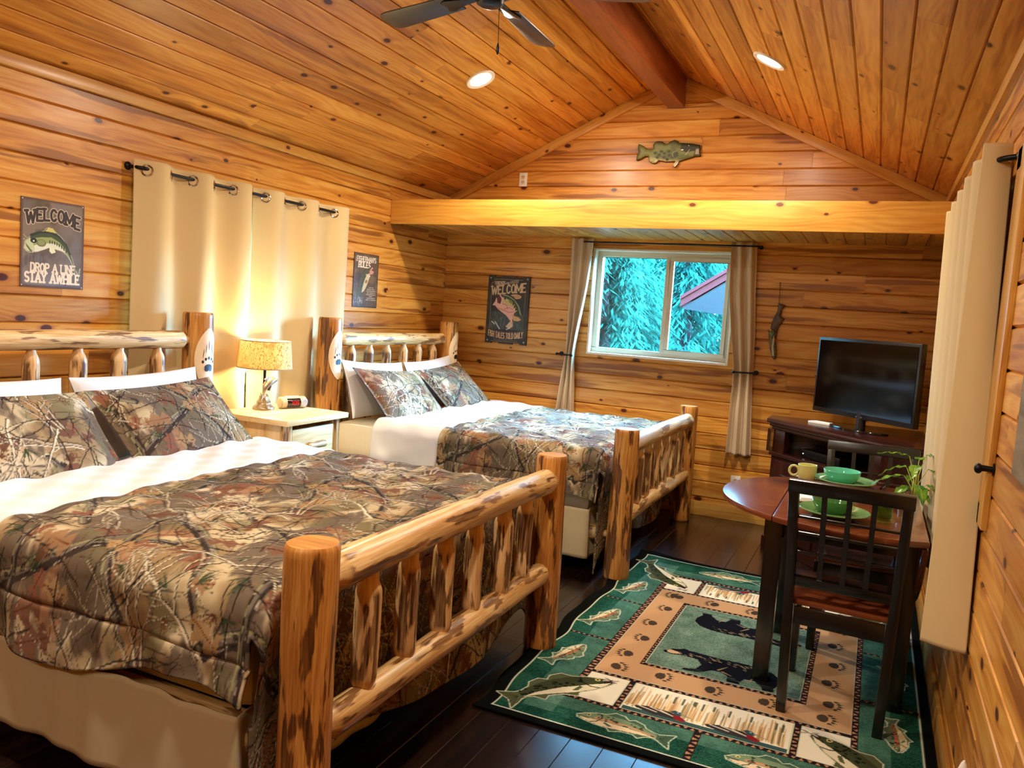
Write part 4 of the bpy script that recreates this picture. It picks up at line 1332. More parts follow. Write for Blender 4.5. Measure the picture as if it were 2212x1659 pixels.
def tumbler(x, y, r, h, mat, label):
    g = G(); g.lathe([(0.0001, 0.0), (r*.8, 0.0), (r*.86, h*.3), (r, h), (r*.95, h), (r*.82, h*.3), (r*.74, 0.01), (0.0001, 0.01)], 32)
    return tag(g.obj('tumbler', mat, loc=(x, y, TT)), label, 'glass', 'drinking glasses')
tumbler(0.085, 3.47, 0.038, 0.11, GREEN_GLASS, 'green glass tumbler beside the green plate at the near place')
tumbler(0.165, 3.56, 0.034, 0.10, CLEAR, 'clear glass tumbler standing just beyond the green one')
NAP = plain('white_napkin', (244, 242, 240), 0.9, spec=0.1, vary=0.02)
for x, y, rz, sx, sy, lab in ((-0.175, 3.66, 0.25, 0.17, 0.10, 'folded white napkin behind the dark green bowl'), (-0.245, 4.235, -0.2, 0.13, 0.10, 'folded white napkin by the mug at the far place setting')):
    g = G()
    for k in range(3): g.box((0.002*k, 0.001*k, 0.003+0.0052*k), (sx-.006*k, sy-.005*k, 0.005))
    tag(g.obj('napkin', NAP, loc=(x, y, TT), rot=(0, 0, rz), bevel=0.0018), lab, 'napkin', 'napkins')
def fork(x, y, rz, lab):
    g = G()
    g.prism([(-0.004, -0.09), (0.004, -0.09), (0.003, 0.03), (-0.003, 0.03)], 0.001, 0.004, 'z')
    g.prism([(-0.003, 0.03), (0.003, 0.03), (0.011, 0.05), (0.011, 0.062), (-0.011, 0.062), (-0.011, 0.05)], 0.001, 0.004, 'z')
    for k in range(4): g.box((-0.0095+0.0063*k, 0.08, 0.0035), (0.0032, 0.036, 0.002))
    tag(g.obj('fork', CHROME, loc=(x, y, TT), rot=(0, 0, rz), bevel=0.0006), lab, 'fork', 'cutlery')
fork(-0.262, 3.43, 0.06, 'steel fork to the side of the green plate')
g = G(); g.prism([(-0.006, -0.10), (0.006, -0.10), (0.005, 0.0), (0.010, 0.02), (0.008, 0.10), (-0.004, 0.11), (-0.006, 0.0)], 0.001, 0.0035, 'z')
tag(g.obj('table_knife', CHROME, loc=(0.085, 4.23, TT), rot=(0, 0, -0.1), bevel=0.0006), 'steel table knife beside the far plate', 'knife', 'cutlery')

# potted leafy plant
PX, PY = 0.205, 3.86
pl = thing('leafy_plant', 'bright green leafy plant in a small glass on the table by the curtain', 'plant', (PX, PY, TT))
g = G(); g.lathe([(0.0001, 0), (0.022, 0), (0.026, 0.02), (0.024, 0.06), (0.027, 0.072), (0.025, 0.072), (0.022, 0.06), (0.023, 0.02), (0.0001, 0.006)], 24); g.obj('vase', CLEAR, pl)
LEAF = None
def leaf_mat():
    t = NT('variegated_leaf')
    u, v = t.uv()
    tc = t.n('TexCoord')
    n = t.noise(tc.outputs['Object'], 22.0, 3)
    oi = t.n('ObjectInfo')
    mid = t.mapr(t.math('ABSOLUTE', v), 0.0, 0.10, 1.0, 0.0)
    c = t.mix(t.mapr(n, .42, .6, 0, 1), lin(38, 112, 40), lin(120, 176, 48))
    c = t.mix(t.math('MULTIPLY', mid, 0.8), c, lin(206, 224, 120))
    c = t.mix(t.math('MULTIPLY', oi.outputs['Random'], 0.35), c, lin(170, 204, 70))
    b = t.bsdf(c, 0.3, 0, 0.5)
    tr = t.n('BsdfTranslucent'); t.l(c, tr.inputs[0])
    mx = t.n('MixShader'); mx.inputs[0].default_value = 0.3
    t.l(b.outputs[0], mx.inputs[1]); t.l(tr.outputs[0], mx.inputs[2]); t.l(mx.outputs[0], t.out.inputs[0])
    return t.mat
LEAF = leaf_mat()
STEM = plain('leaf_stem', (196, 206, 96), 0.4)
def leaf_geo(L, W, droop):
    g = G(); N, M = 12, 6
    V, F, U = [], [], []
    for i in range(N+1):
        s = i/N
        w = W*(math.sin(PI*min(1, s*1.02)**0.75)**0.9)*(1-0.25*s)
        for j in range(M+1):
            q = -1+2*j/M
            V.append((s*L, q*w/2, -droop*s*s*L+0.20*abs(q)*w*0.5+0.004*math.sin(s*20+q)))
    for i in range(N):
        for j in range(M):
            k = i*(M+1)+j
            F.append((k, k+1, k+M+2, k+M+1))
            U.append([(V[z][0], (-1+2*(z % (M+1))/M)) for z in F[-1]])
    g.quadset(V, F, U)
    return g
LV = [  # azimuth deg, height, reach, length, width, droop, pitch
    (178, .215, .035, .125, .045, .25, 12), (150, .16, .045, .13, .062, .5, 0), (196, .130, .05, .15, .065, .35, -4), (208, .055, .05, .13, .06, .3, -6),
    (165, .05, .04, .12, .055, .5, -8), (8, .225, .03, .10, .040, .2, 10), (-12, .165, .04, .12, .045, .25, 6), (-30, .10, .045, .12, .05, .3, 2),
    (25, .075, .04, .11, .055, .4, 0), (260, .18, .03, .11, .055, .5, 6), (280, .10, .05, .13, .06, .5, 0), (80, .20, .03, .10, .05, .3, 10), (100, .12, .04, .12, .05, .4, 0), (235, .09, .045, .12, .055, .4, -4), (310, .06, .04, .10, .05, .5, -6)]
for az, h, rc, L, Wd, dr, pt in LV:
    a = math.radians(az)
    tip = Vector((rc*math.cos(a), rc*math.sin(a), h))
    if PX+(rc+L)*math.cos(a) > 0.255: L *= 0.55; Wd *= 0.8
    g = G(); g.tube([(0.008*math.cos(a), 0.008*math.sin(a), 0.03), (0.3*tip.x, 0.3*tip.y, h*0.62), tip], [0.0022, 0.002, 0.0014], 6)
    st = g.obj('stem', STEM, pl)
    lf = leaf_geo(L, Wd, dr).obj('leaf', LEAF, st, loc=tip, rot=(0.15*math.sin(az), -math.radians(pt), a), angle=3)

# ------------------------------------------------------------------ television, its corner stand and what is in it
ST = [(0.330, 5.96), (-0.645, 5.96), (-0.645, 5.71), (0.075, 4.99), (0.330, 4.99)]
def inset(poly, d):
    o = []
    n = len(poly)
    for i in range(n):
        p0, p1, p2 = Vector(poly[i-1]), Vector(poly[i]), Vector(poly[(i+1) % n])
        def nrm(a, b):
            t = (b-a).normalized(); m = Vector((-t.y, t.x))
            mid = (a+b)/2
            wallside = (abs(mid.x-0.330) < 1e-3) or (abs(mid.y-5.96) < 1e-3)
            return m, (0.0 if wallside else d)
        n1, d1 = nrm(p0, p1); n2, d2 = nrm(p1, p2)
        A = Matrix(((n1.x, n1.y), (n2.x, n2.y)))
        v = A.inverted() @ Vector((n1.dot(p1)+d1, n2.dot(p1)+d2)) if abs(A.determinant()) > 1e-6 else p1+n1*d1
        o.append((v.x, v.y))
    return o
SZ = 0.885
tv_st = thing('television_stand', 'dark mahogany corner stand with an open shelf under the television', 'television stand', (0, 0, 0))
g = G(); g.prism(ST, SZ-0.028, SZ, 'z', col=(.6,)*3)
g.obj('top', MAHOG, tv_st, bevel=0.006)
g = G(); g.prism(inset(ST, 0.018), SZ-0.05, SZ-0.0285, 'z', col=(.55,)*3); g.prism(inset(ST, 0.035), SZ-0.072, SZ-0.0505, 'z', col=(.5,)*3)
g.obj('cornice', MAHOG, tv_st, bevel=0.008)
body = inset(ST, 0.05)
g = G(); g.prism(inset(ST, 0.03), 0.635, 0.660, 'z', col=(.6,)*3); g.obj('moulding', MAHOG, tv_st, bevel=0.006)
g = G(); g.prism(inset(ST, 0.035), 0.0, 0.07, 'z', col=(.5,)*3); g.obj('plinth', MAHOG, tv_st, bevel=0.006)
g = G(); g.prism(body, 0.07, 0.635, 'z', col=(.4,)*3); g.obj('lower_case', MAHOG, tv_st)
# upper part: back panels, short sides and pilasters leaving the shelf open
b2, b3, b4 = Vector(body[2]), Vector(body[3]), Vector(body[4])
fd = (b3-b2).normalized(); fn = Vector((-fd.y, fd.x))     # fn points into the stand
if fn.y < 0: fn = -fn
def on_front(s, d=0.0): return b2+fd*s+fn*d
FL = (b3-b2).length
rotf = Matrix.Rotation(math.atan2(fd.y, fd.x), 3, 'Z')
for s0, s1 in ((0.0, 0.115), (FL-0.115, FL)):
    g = G(); p = on_front((s0+s1)/2, 0.02); g.box((p.x, p.y, 0.736), (s1-s0, 0.04, 0.154), 2, rotf, (.6,)*3)
    g.obj('pilaster', MAHOG, tv_st, bevel=0.004)
g = G()
g.box((-0.635+0.012, 5.845, 0.736), (0.022, 0.23, 0.154), 2)
g.obj('side_panel', MAHOG, tv_st)
g = G(); g.box((0.203, b4.y+0.012, 0.736), (0.25, 0.022, 0.154), 2); g.obj('side_panel', MAHOG, tv_st)
g = G(); g.box((-0.12, 5.948, 0.736), (0.90, 0.018, 0.154), 0); g.obj('back_panel', MAHOG, tv_st)
g = G(); g.box((0.318, 5.50, 0.736), (0.018, 0.88, 0.154), 1); g.obj('back_panel', MAHOG, tv_st)
for k in range(2):
    s = FL*(0.27+0.46*k)
    p = on_front(s, -0.008)
    g = G(); g.box((p.x, p.y, 0.352), (FL*0.43, 0.02, 0.52), 2, rotf, (.6,)*3)
    d_ = g.obj('door', MAHOG, tv_st, bevel=0.004)
    p2 = on_front(s, -0.022); g = G(); g.box((p2.x, p2.y, 0.352), (FL*0.30, 0.012, 0.34), 2, rotf, (.5,)*3); g.obj('door_panel', MAHOG, d_, bevel=0.005)
    p3 = on_front(s+(0.18 if k == 0 else -0.18)*0.98, -0.03); g = G(); g.sphere((p3.x, p3.y, 0.38), (0.012, 0.012, 0.012)); g.obj('knob', BRASS_GREY, d_)
p = on_front(FL*0.40, 0.17)
bx = thing('cable_box', 'black cable box with a small white light in the stand\'s open shelf', 'cable box', (p.x, p.y, 0.660), math.atan2(fd.y, fd.x))
g = G(); g.box((0, 0, 0.030), (0.36, 0.22, 0.052)); g.obj('case', BLACK_PLASTIC, bx, bevel=0.004)
g = G()
for x in (-0.15, 0.11): g.box((x, -0.111, 0.028), (0.006, 0.003, 0.006))
g.obj('indicator', glow('indicator_light', (235, 240, 255), 3.0), bx)

# television: measured corners put it across the corner at 45 degrees
tvc = Vector((-0.069, 5.59, 0)); tvd = Vector((0.606, -0.62, 0)).normalized()
TVW, TVZ0, TVZ1 = 0.868, 0.957, 1.466
tv = thing('television', 'black flat-screen television angled across the corner', 'television', (tvc.x, tvc.y, SZ), math.atan2(tvd.y, tvd.x))
zc, hh = (TVZ0+TVZ1)/2-SZ, TVZ1-TVZ0
g = G(); g.box((0, 0.022, zc), (TVW, 0.045, hh)); g.obj('case', BLACK_PLASTIC, tv, bevel=0.006)
g = G(); g.box((0, -0.0015, zc+0.006), (TVW-0.036, 0.004, hh-0.052)); g.obj('screen', plain('black_screen', (3, 3, 4), 0.08, spec=0.3, vary=0.0), tv)
g = G()
for k in range(7): g.box((-0.024+0.008*k, -0.002, TVZ0-SZ+0.012), (0.005, 0.003, 0.007))
g.obj('logo', plain('silver_logo', (150, 150, 156), 0.3, 0.7), tv)
g = G(); g.tube([(0, 0.02, 0.012), (0, 0.02, zc-hh/2+0.05)], [0.032, 0.026], 16); g.obj('neck', BLACK_PLASTIC, tv)
g = G(); g.lathe([(0.0001, 0), (0.98, 0), (1.0, 0.5), (0.96, 1.0), (0.0001, 1.0)], 40); o = g.obj('foot', plain('gloss_black', (8, 8, 10), 0.08), tv, loc=(0, 0.0, 0)); o.scale = (0.235, 0.115, 0.012)
g = G(); g.box((0, -0.116, 0.007), (0.008, 0.002, 0.008)); g.obj('badge', CHROME, tv)
g = G(); g.box((0, 0, 0.006), (0.16, 0.05, 0.012), 0); g.box((0.01, 0.002, 0.014), (0.13, 0.042, 0.004), 0)
tag(g.obj('folded_paper', NAP, loc=(-0.300, 5.72, SZ), rot=(0, 0, -0.5), bevel=0.002), 'white folded paper lying on the stand behind the television foot', 'paper')

# ------------------------------------------------------------------ curtains and rods
def torus(g, c, nrm, R, r, seg=24, sub=8):
    nrm = Vector(nrm).normalized()
    a = nrm.orthogonal().normalized(); b = nrm.cross(a)
    g.tube([Vector(c)+(a*math.cos(t)+b*math.sin(t))*R for t in np.linspace(0, 2*PI, seg, endpoint=False)], r, sub, closed=True)

def wave_curtain(name, label, cat, y0, y1, g0, p, x0, z0, z1, zrod, A, group, seed):
    """hangs along y on a wall facing +x; cloth weaves past the rod at every eyelet"""
    rr = np.random.default_rng(seed)
    s = np.linspace(y0, y1, int((y1-y0)/0.006)); z = np.linspace(z1, z0, 110)
    S, Z = np.meshgrid(s, z)
    low = np.clip((z1-Z)/(z1-z0), 0, 1)
    ph = PI*(S-g0)/p
    wob = 0.35*low*np.sin(ph*0.5+rr.random()*6+1.2*low)
    X = x0+A*(1-0.30*low)*np.sin(ph+wob)+0.006*low*np.sin(S*31+Z*2+rr.random()*6)+0.003*np.sin(Z*9+S*14)*low
    X += 0.0015*np.exp(-((Z-(z1-0.10))/0.004)**2)
    Y = S+0.010*low*np.sin(Z*3+seed)
    o = grid_obj(name, np.stack([X, Y, Z], -1), None, CURTAIN)
    solidify(o, 0.0025)
    tag(o, label, cat, group)
    k = math.ceil((y0+0.02-g0)/p)
    while g0+k*p < y1-0.015:
        yc = g0+k*p
        m = A*PI/p*(1 if k % 2 == 0 else -1)
        g = G(); torus(g, (x0, yc, zrod-0.008), (1, -m, 0), 0.0265, 0.0062)
        g.obj('grommet', CHROME, o)
        k += 1
    return o
XC = LX+0.082
wave_curtain('curtain', 'cream eyelet curtain panel nearer the big bass sign, over the window between the beds', 'curtain', 2.955, 3.775, 3.007, 0.151, XC, 0.52, 2.135, 2.092, 0.041, 'eyelet curtains', 1)
wave_curtain('curtain', 'cream eyelet curtain panel beside the narrow FISHERMAN\'S RULES sign', 'curtain', 3.812, 4.70, 3.882, 0.170, XC, 0.52, 2.135, 2.092, 0.041, 'eyelet curtains', 2)

def rod(name, label, pts, ends, r=0.0095, group='curtain rods'):
    root = thing(name, label, 'curtain rod', pts[0], 0, group)
    o0 = Vector(pts[0])
    g = G(); g.tube([Vector(p)-o0 for p in pts], r, 12); g.obj('bar', BLACK_METAL, root)
    for (c, nrm, R) in ends:
        n = Vector(nrm).normalized()
        g = G(); c = Vector(c)-o0
        g.tube([c, c+n*0.006, c+n*0.013, c+n*0.018], [R, R*1.02, R*0.8, R*0.45], 18); g.obj('wall_cup', BLACK_METAL, root)
    return root
def bendpts(a, corner, b, r=0.03, n=6):
    a, c, b = Vector(a), Vector(corner), Vector(b)
    p, q = c+(a-c).normalized()*r, c+(b-c).normalized()*r
    return [a]+[(p*(1-t)**2+c*2*t*(1-t)+q*t*t) for t in [i/n for i in range(n+1)]]+[b]
zr = 2.092
A1 = bendpts((LX+0.004, 2.955, zr+.008), (XC, 2.975, zr), (XC, 3.8, zr)); A2 = bendpts((XC, 3.8, zr), (XC, 4.742, zr), (LX+0.004, 4.75, zr))
rod('curtain_rod', 'black curtain rod of the window between the beds', A1+A2[1:], [((LX+0.003, 2.955, zr+.008), (1, 0, 0), 0.021), ((LX+0.003, 4.75, zr), (1, 0, 0), 0.021)])

# curtain on the wall next to the table: its end wraps back to the wall
def end_curtain():
    z = np.linspace(2.125, 0.52, 120)
    rows = []
    for zz in z:
        low = (2.125-zz)/(2.125-0.52)
        xp = 0.243+(0.215-0.243)*low; yp = 2.985+(2.862-2.985)*low
        xw = 0.326+(0.343-0.326)*low; yw = 2.995+(2.812-2.995)*low
        row = []
        for t in np.linspace(0, 1, 26):                       # wall edge -> room edge
            x = xw+(xp-xw)*t; y = yw+(yp-yw)*t-0.010*math.sin(PI*t)
            row.append((x, y))
        # folds running on along the wall
        pk = 0.240*(1-low)+0.268*low
        s0 = yp
        for t in np.linspace(0, 1, 330)[1:]:
            y = s0+(4.68-s0)*t
            n = 5.5
            a = 0.5+0.5*math.cos(2*PI*n*t+0.35*low*math.sin(6*t+2))
            k = min(1.0, t*9)
            base = pk*k+xp*(1-k)
            x = base+(0.326-base)*(1-a)**1.0*min(1, t*12+0.0)*(0.85)
            row.append((x, y))
        rows.append([(x, y, zz+0.0) for x, y in row])
    o = grid_obj('curtain', np.array(rows), None, CURTAIN)
    solidify(o, 0.0025)
    tag(o, 'tan lit curtain hanging beside the dining table on the wall opposite the beds', 'curtain', 'eyelet curtains')
    for c, nrm in (((0.288, 2.986, 2.062), (0.1, -1, 0)), ((0.285, 4.42, 2.062), (-0.8, -0.6, 0))):
        g = G(); torus(g, c, nrm, 0.0265, 0.0062); g.obj('grommet', CHROME, o)
    return o
end_curtain()
B1 = bendpts((RX-0.004, 2.935, 2.073), (0.287, 2.965, 2.070), (0.287, 3.8, 2.070)); B2 = bendpts((0.287, 3.8, 2.07), (0.287, 4.735, 2.07), (RX-0.004, 4.745, 2.07))
rod('curtain_rod', 'black curtain rod carrying the tan curtain beside the table', B1+B2[1:], [((RX-0.003, 2.935, 2.073), (-1, 0, 0), 0.021), ((RX-0.003, 4.745, 2.07), (-1, 0, 0), 0.021)])

def tied_curtain(label, keys, seed, nf=2.5):
    """keys: (z, x0, x1, depth); gathered panel on the back wall"""
    zs = np.linspace(keys[0][0], keys[-1][0], 100)
    K = np.array(keys)[::-1]
    def ip(c):
        return np.interp(zs, K[:, 0], K[:, c])
    sm = lambda a: np.convolve(np.pad(a, 4, mode='edge'), np.ones(9)/9, 'valid')
    l, r, d = sm(ip(1)), sm(ip(2)), sm(ip(3))
    t = np.linspace(0, 1, 90)
    T, Z = np.meshgrid(t, zs)
    Lx, Rx_, D = l[:, None], r[:, None], d[:, None]
    ph = 2*PI*nf*T+seed+0.5*np.sin(Z*2+seed)
    X = Lx+(Rx_-Lx)*(T+0.02*np.sin(ph))
    Y = (YB-0.057)-D*np.sin(ph)-0.003*np.sin(Z*14+T*9)
    o = grid_obj('curtain', np.stack([X, Y, Z], -1), None, CURTAIN_TAUPE)
    solidify(o, 0.002)
    return tag(o, label, 'curtain', 'tied back curtains')
tied_curtain('taupe curtain tied back on the bed side of the back wall window', [(2.132, -2.372, -2.182, .022), (1.75, -2.362, -2.205, .022), (1.42, -2.352, -2.255, .025), (1.18, -2.350, -2.284, .030), (1.10, -2.358, -2.280, .030), (0.90, -2.385, -2.262, .028), (0.52, -2.425, -2.240, .026)], 0.4)
tied_curtain('taupe curtain tied back on the television side of the back wall window', [(2.132, -1.085, -0.893, .022), (1.75, -1.070, -0.872, .022), (1.42, -1.025, -0.848, .025), (1.18, -0.984, -0.840, .030), (1.10, -0.980, -0.838, .030), (0.90, -0.985, -0.826, .028), (0.52, -0.985, -0.797, .026)], 2.1)
zr1 = 2.100
rod('curtain_rod', 'thin black curtain rod above the back wall window', bendpts((-2.262, YB-0.004, zr1), (-2.256, YB-0.093, zr1), (-1.6, YB-0.093, zr1-.001), r=.02)+bendpts((-1.6, YB-0.093, zr1-.001), (-0.875, YB-0.093, zr1), (-0.87, YB-0.004, zr1), r=.02)[1:],
    [((-2.262, YB-0.003, zr1), (0, -1, 0), 0.016), ((-0.87, YB-0.003, zr1), (0, -1, 0), 0.016)], r=0.0065)
def holdback(label, x0, x1, z):
    root = thing('curtain_holdback', label, 'holdback', (x0, YB, z), 0, 'curtain holdbacks')
    d = x1-x0
    g = G(); g.tube([Vector(p) for p in bendpts((0, -0.003, 0), (0, -0.108, 0), (d, -0.108, -0.004), r=.03)], 0.0065, 10); g.obj('arm', BLACK_METAL, root)
    for p in ((0, -0.112, 0), (d, -0.108, -0.004)):
        g = G(); g.sphere(p, (0.012, 0.012, 0.012), 12, 8); g.obj('knob', BLACK_METAL, root)
    g = G(); g.tube([(0, -0.001, 0), (0, -0.006, 0)], 0.018, 16); g.obj('base_plate', BLACK_METAL, root)
holdback('black holdback gripping the curtain on the bed side of the window', -2.412, -2.285, 1.174)
holdback('black holdback gripping the curtain on the television side of the window', -0.822, -0.975, 1.158)
hb = thing('curtain_holdback', 'black holdback on the wall beside the tan curtain', 'holdback', (RX, 2.745, 1.118), 0, 'curtain holdbacks')
g = G(); g.tube([(-0.001, 0, 0), (-0.006, 0, 0)], 0.018, 16); g.obj('base_plate', BLACK_METAL, hb)
g = G(); g.tube([(-0.004, 0, 0), (-0.034, 0.002, 0)], [0.008, 0.010], 12); g.obj('arm', BLACK_METAL, hb)
g = G(); g.sphere((-0.042, 0.002, -0.002), (0.012, 0.014, 0.016), 12, 8); g.obj('knob', BLACK_METAL, hb)

# ------------------------------------------------------------------ signs and wall fish
def wear(cv, cells, col, lo, hi, al, seed):
    m = np.clip((fbm(cv.ny, cv.nx, cells, 4, seed)-lo)/(hi-lo), 0, 1)*al
    cv.a[:] = cv.a*(1-m[..., None])+np.array(col)/255.0*m[..., None]

def sign_mesh(name, cv, mat, to_world, thick, mask=None):
    Y, X = np.mgrid[0:cv.ny, 0:cv.nx]*cv.res
    P = np.stack(to_world(X, Y), -1)
    fm = None
    if mask is not None:
        fm = mask(X[:-1, :-1]+cv.res/2, Y[:-1, :-1]+cv.res/2)
    o = grid_obj(name, P, cv.lin(), mat, mask=fm, smooth=False)
    solidify(o, thick)
    return o

# big bass sign
cv = Canvas(0.318, 0.406, 0.0014, (104, 90, 72))
wear(cv, (3, 2), (132, 116, 104), .42, .62, .8, 1); wear(cv, (4, 3), (74, 58, 44), .55, .7, .8, 2); wear(cv, (3, 4), (118, 112, 118), .5, .64, .6, 3)
for k in range(40):
    x = 0.02+0.11*RNG.random(); cv.line([(x, 0.10), (x+.003, 0.12+0.07*RNG.random())], .0014, (66, 54, 44), alpha=.5)
e = 0.012
for d in range(4):
    w = e*(1-d/4); al = .28
    for r in ((0, 0, .318, w), (0, .406-w, .318, .406), (0, 0, w, .406), (.318-w, 0, .318, .406)): cv.rect(*r, (78, 40, 24), alpha=al)
arch = lambda t: (0.030*(1-t*t)-0.004, -0.20*t, 1.02-0.12*(1-abs(t)))
text(cv, 'WELCOME', .160, .288, .056, .268, .0125, (44, 28, 24), arch, (.0055, (226, 206, 178)), serif=.17)
BEND = [(.018, .175), (.022, .205), (.05, .232), (.085, .252), (.115, .262), (.12, .272), (.135, .279), (.155, .276), (.17, .262), (.20, .240), (.225, .21), (.245, .175), (.26, .135), (.275, .09), (.288, .062), (.30, .10), (.296, .07), (.29, .045), (.283, .055), (.275, .075), (.268, .10), (.25, .135), (.232, .160), (.205, .178), (.18, .182), (.165, .186), (.155, .172), (.147, .172), (.142, .190), (.115, .178), (.085, .166), (.06, .160), (.042, .158), (.028, .164)]
cv.line(BEND+BEND[:1], .004, (214, 214, 180))
cv.poly(BEND, (62, 70, 36))
cv.poly([(.05, .22), (.10, .232), (.15, .236), (.19, .218), (.225, .185), (.255, .135), (.275, .085), (.268, .10), (.25, .135), (.232, .160), (.205, .178), (.165, .186), (.142, .190), (.085, .166), (.05, .165), (.03, .18)], (150, 158, 92))
cv.poly([(.04, .175), (.075, .195), (.12, .205), (.16, .21), (.195, .20), (.225, .172), (.205, .176), (.165, .184), (.142, .188), (.085, .165), (.05, .161)], (222, 222, 196))
cv.poly([(.018, .175), (.024, .205), (.045, .225), (.06, .2), (.07, .170), (.05, .160), (.03, .164)], (196, 202, 156))
cv.poly([(.024, .20), (.052, .17), (.058, .163), (.048, .16), (.028, .185)], (98, 102, 60))
cv.ell(.10, .205, .024, .017, (104, 112, 56)); cv.ell(.10, .207, .018, .012, (140, 148, 84))
cv.ell(.063, .213, .016, .012, (22, 24, 18)); cv.ell(.063, .211, .004, .004, (236, 230, 190))
cv.line([(.05, .236), (.09, .253), (.14, .258), (.19, .243), (.225, .21), (.25, .165)], .012, (34, 40, 24), .004)
for k in range(8):
    x = .142+k*.012; cv.ell(x, .214-.0012*k*k*.6, .003, .009, (44, 52, 28))
cv.poly([(.14, .19), (.165, .187), (.172, .168), (.152, .16), (.14, .172)], (226, 228, 190)); cv.poly([(.118, .262), (.135, .28), (.158, .276), (.175, .258)], (206, 196, 110))
cv.line([(.014, .236), (.030, .222)], .003, (196, 170, 90)); cv.line([(.014, .216), (.022, .214)], .002, (214, 206, 170))
cv.line([(.282, .09), (.292, .05), (.284, .03)], .003, (190, 186, 150))
text(cv, 'DROP A LINE', .162, .074, .036, .222, .0075, (232, 214, 182), lambda t: (0, 0, 1), serif=.14)
text(cv, 'STAY AWHILE', .160, .024, .043, .272, .0092, (236, 218, 186), lambda t: (0, 0, 1), serif=.15)
for x in (.008, .310):
    for y in (.008, .398): cv.ell(x, y, .003, .003, (200, 200, 200))
o = sign_mesh('tin_sign', cv, SIGN_M, lambda X, Y: (np.full_like(X, LX+0.004), 2.397+X, 1.4535+Y), 0.003)
tag(o, 'tin sign with a leaping bass reading WELCOME DROP A LINE STAY AWHILE', 'sign')

# fisherman's rules
cv = Canvas(0.318, 0.404, 0.0016, (98, 76, 50))
for k in range(5): cv.rect(.07*k, 0, .07*k+.002, .404, (58, 42, 28))
wear(cv, (8, 3), (128, 102, 70), .5, .66, .7, 11); wear(cv, (4, 3), (66, 48, 34), .55, .7, .6, 12)
text(cv, "FISHERMAN'S", .158, .344, .034, .246, .0072, (226, 206, 186), lambda t: (0, 0, 1), serif=.12)
text(cv, 'RULES', .135, .300, .037, .150, .0085, (236, 220, 196), lambda t: (0, 0, 1), serif=.13)
FB = [(.055, .11), (.075, .15), (.08, .20), (.105, .245), (.135, .275), (.165, .285), (.20, .30), (.235, .315), (.25, .30), (.225, .285), (.262, .278), (.25, .258), (.215, .24), (.20, .215), (.185, .185), (.165, .15), (.14, .12), (.12, .105), (.09, .085), (.055, .06), (.045, .085)]
cv.line(FB+FB[:1], .005, (52, 40, 28)); cv.poly(FB, (86, 84, 50))
cv.poly([(.11, .11), (.125, .16), (.145, .21), (.17, .25), (.20, .26), (.215, .24), (.20, .215), (.185, .185), (.165, .15), (.14, .12)], (206, 192, 152))
cv.poly([(.20, .275), (.235, .312), (.25, .30), (.225, .285), (.262, .278), (.25, .258), (.21, .25)], (206, 140, 122)); cv.ell(.165, .195, .016, .012, (150, 108, 58), .6)
cv.line([(.155, .25), (.19, .235), (.215, .24)], .005, (236, 206, 190))
for k in range(5): cv.line([(.096+.011*k, .155+.024*k), (.108+.011*k, .165+.024*k)], .005, (40, 36, 26))
for k in range(60):
    x, y = .015+.11*RNG.random(), .01+.06*RNG.random(); cv.line([(x, y), (x+.02*(RNG.random()-.5), y+.022*RNG.random())], .003, [(206, 206, 206), (66, 62, 60), (150, 150, 150)][k % 3])
for k, w in enumerate((.055, .105, .12, .10, .115, .038, .10, .125)):
    x = .235-w/2; y = .152-.0135*k
    while x < .235+w/2: cv.line([(x, y), (x+.006, y)], .0062, (214, 192, 168), alpha=.85); x += .0135 if RNG.random() < .8 else .02
for r in ((0, 0, .318, .007), (0, .397, .318, .404), (0, 0, .007, .404), (.311, 0, .318, .404)): cv.rect(*r, (58, 26, 18))
o = sign_mesh('tin_sign', cv, SIGN_M, lambda X, Y: (np.full_like(X, LX+0.004), 4.928+X, 1.4500+Y), 0.003)
tag(o, "wooden-look tin sign reading FISHERMAN'S RULES over a diving bass", 'sign')

# plaque on the back wall
PW, PH = 0.392, 0.586
cv = Canvas(PW, PH, 0.0022, (44, 38, 26))
wear(cv, (5, 4), (70, 58, 40), .5, .7, .6, 21)
cv.rect(.03, .10, .362, .40, (40, 36, 28))
IN = [(.035, .11), (.357, .11), (.357, .55), (.33, .555), (.07, .555), (.06, .535), (.035, .52)]
cv.line([(.035, .12), (.035, .52), (.055, .525), (.068, .553), (.325, .553)], .0035, (150, 136, 104)); cv.line([(.357, .12), (.357, .47)], .0035, (124, 112, 80))
cv.poly([(.04, .125), (.36, .125), (.36, .26), (.24, .25), (.12, .28), (.04, .27)], (58, 66, 58))
for k in range(90):
    x, y = .04+.31*RNG.random(), .13+.13*RNG.random(); cv.line([(x, y), (x+.014*(RNG.random()-.5), y+.05*RNG.random())], .005, [(96, 104, 96), (38, 40, 32), (116, 112, 80)][k % 3], alpha=.7)
text(cv, 'FRIENDS', .115, .508, .026, .095, .0052, (196, 176, 140), lambda t: (.003*t, .10, 1), serif=.1)
text(cv, 'AND', .185, .514, .016, .030, .0038, (176, 156, 120), lambda t: (.001*t, .1, 1), serif=.1)
for k in range(6): cv.line([(.212+.0135*k, .519+.002*k), (.2145+.0135*k, .541+.002*k)], .007, (196, 176, 140), alpha=.85)
text(cv, 'WELCOME', .197, .437, .070, .318, .0125, (200, 172, 126), lambda t: (0.018*t, 0.10, 1.0+.02*t), serif=.14)
cv.ell(.268, .410, .056, .023, (66, 44, 26)); cv.ell(.268, .410, .053, .020, (198, 152, 100))
for k in range(6): cv.line([(.232+.013*k, .404), (.2335+.013*k, .416)], .0042, (120, 84, 50))
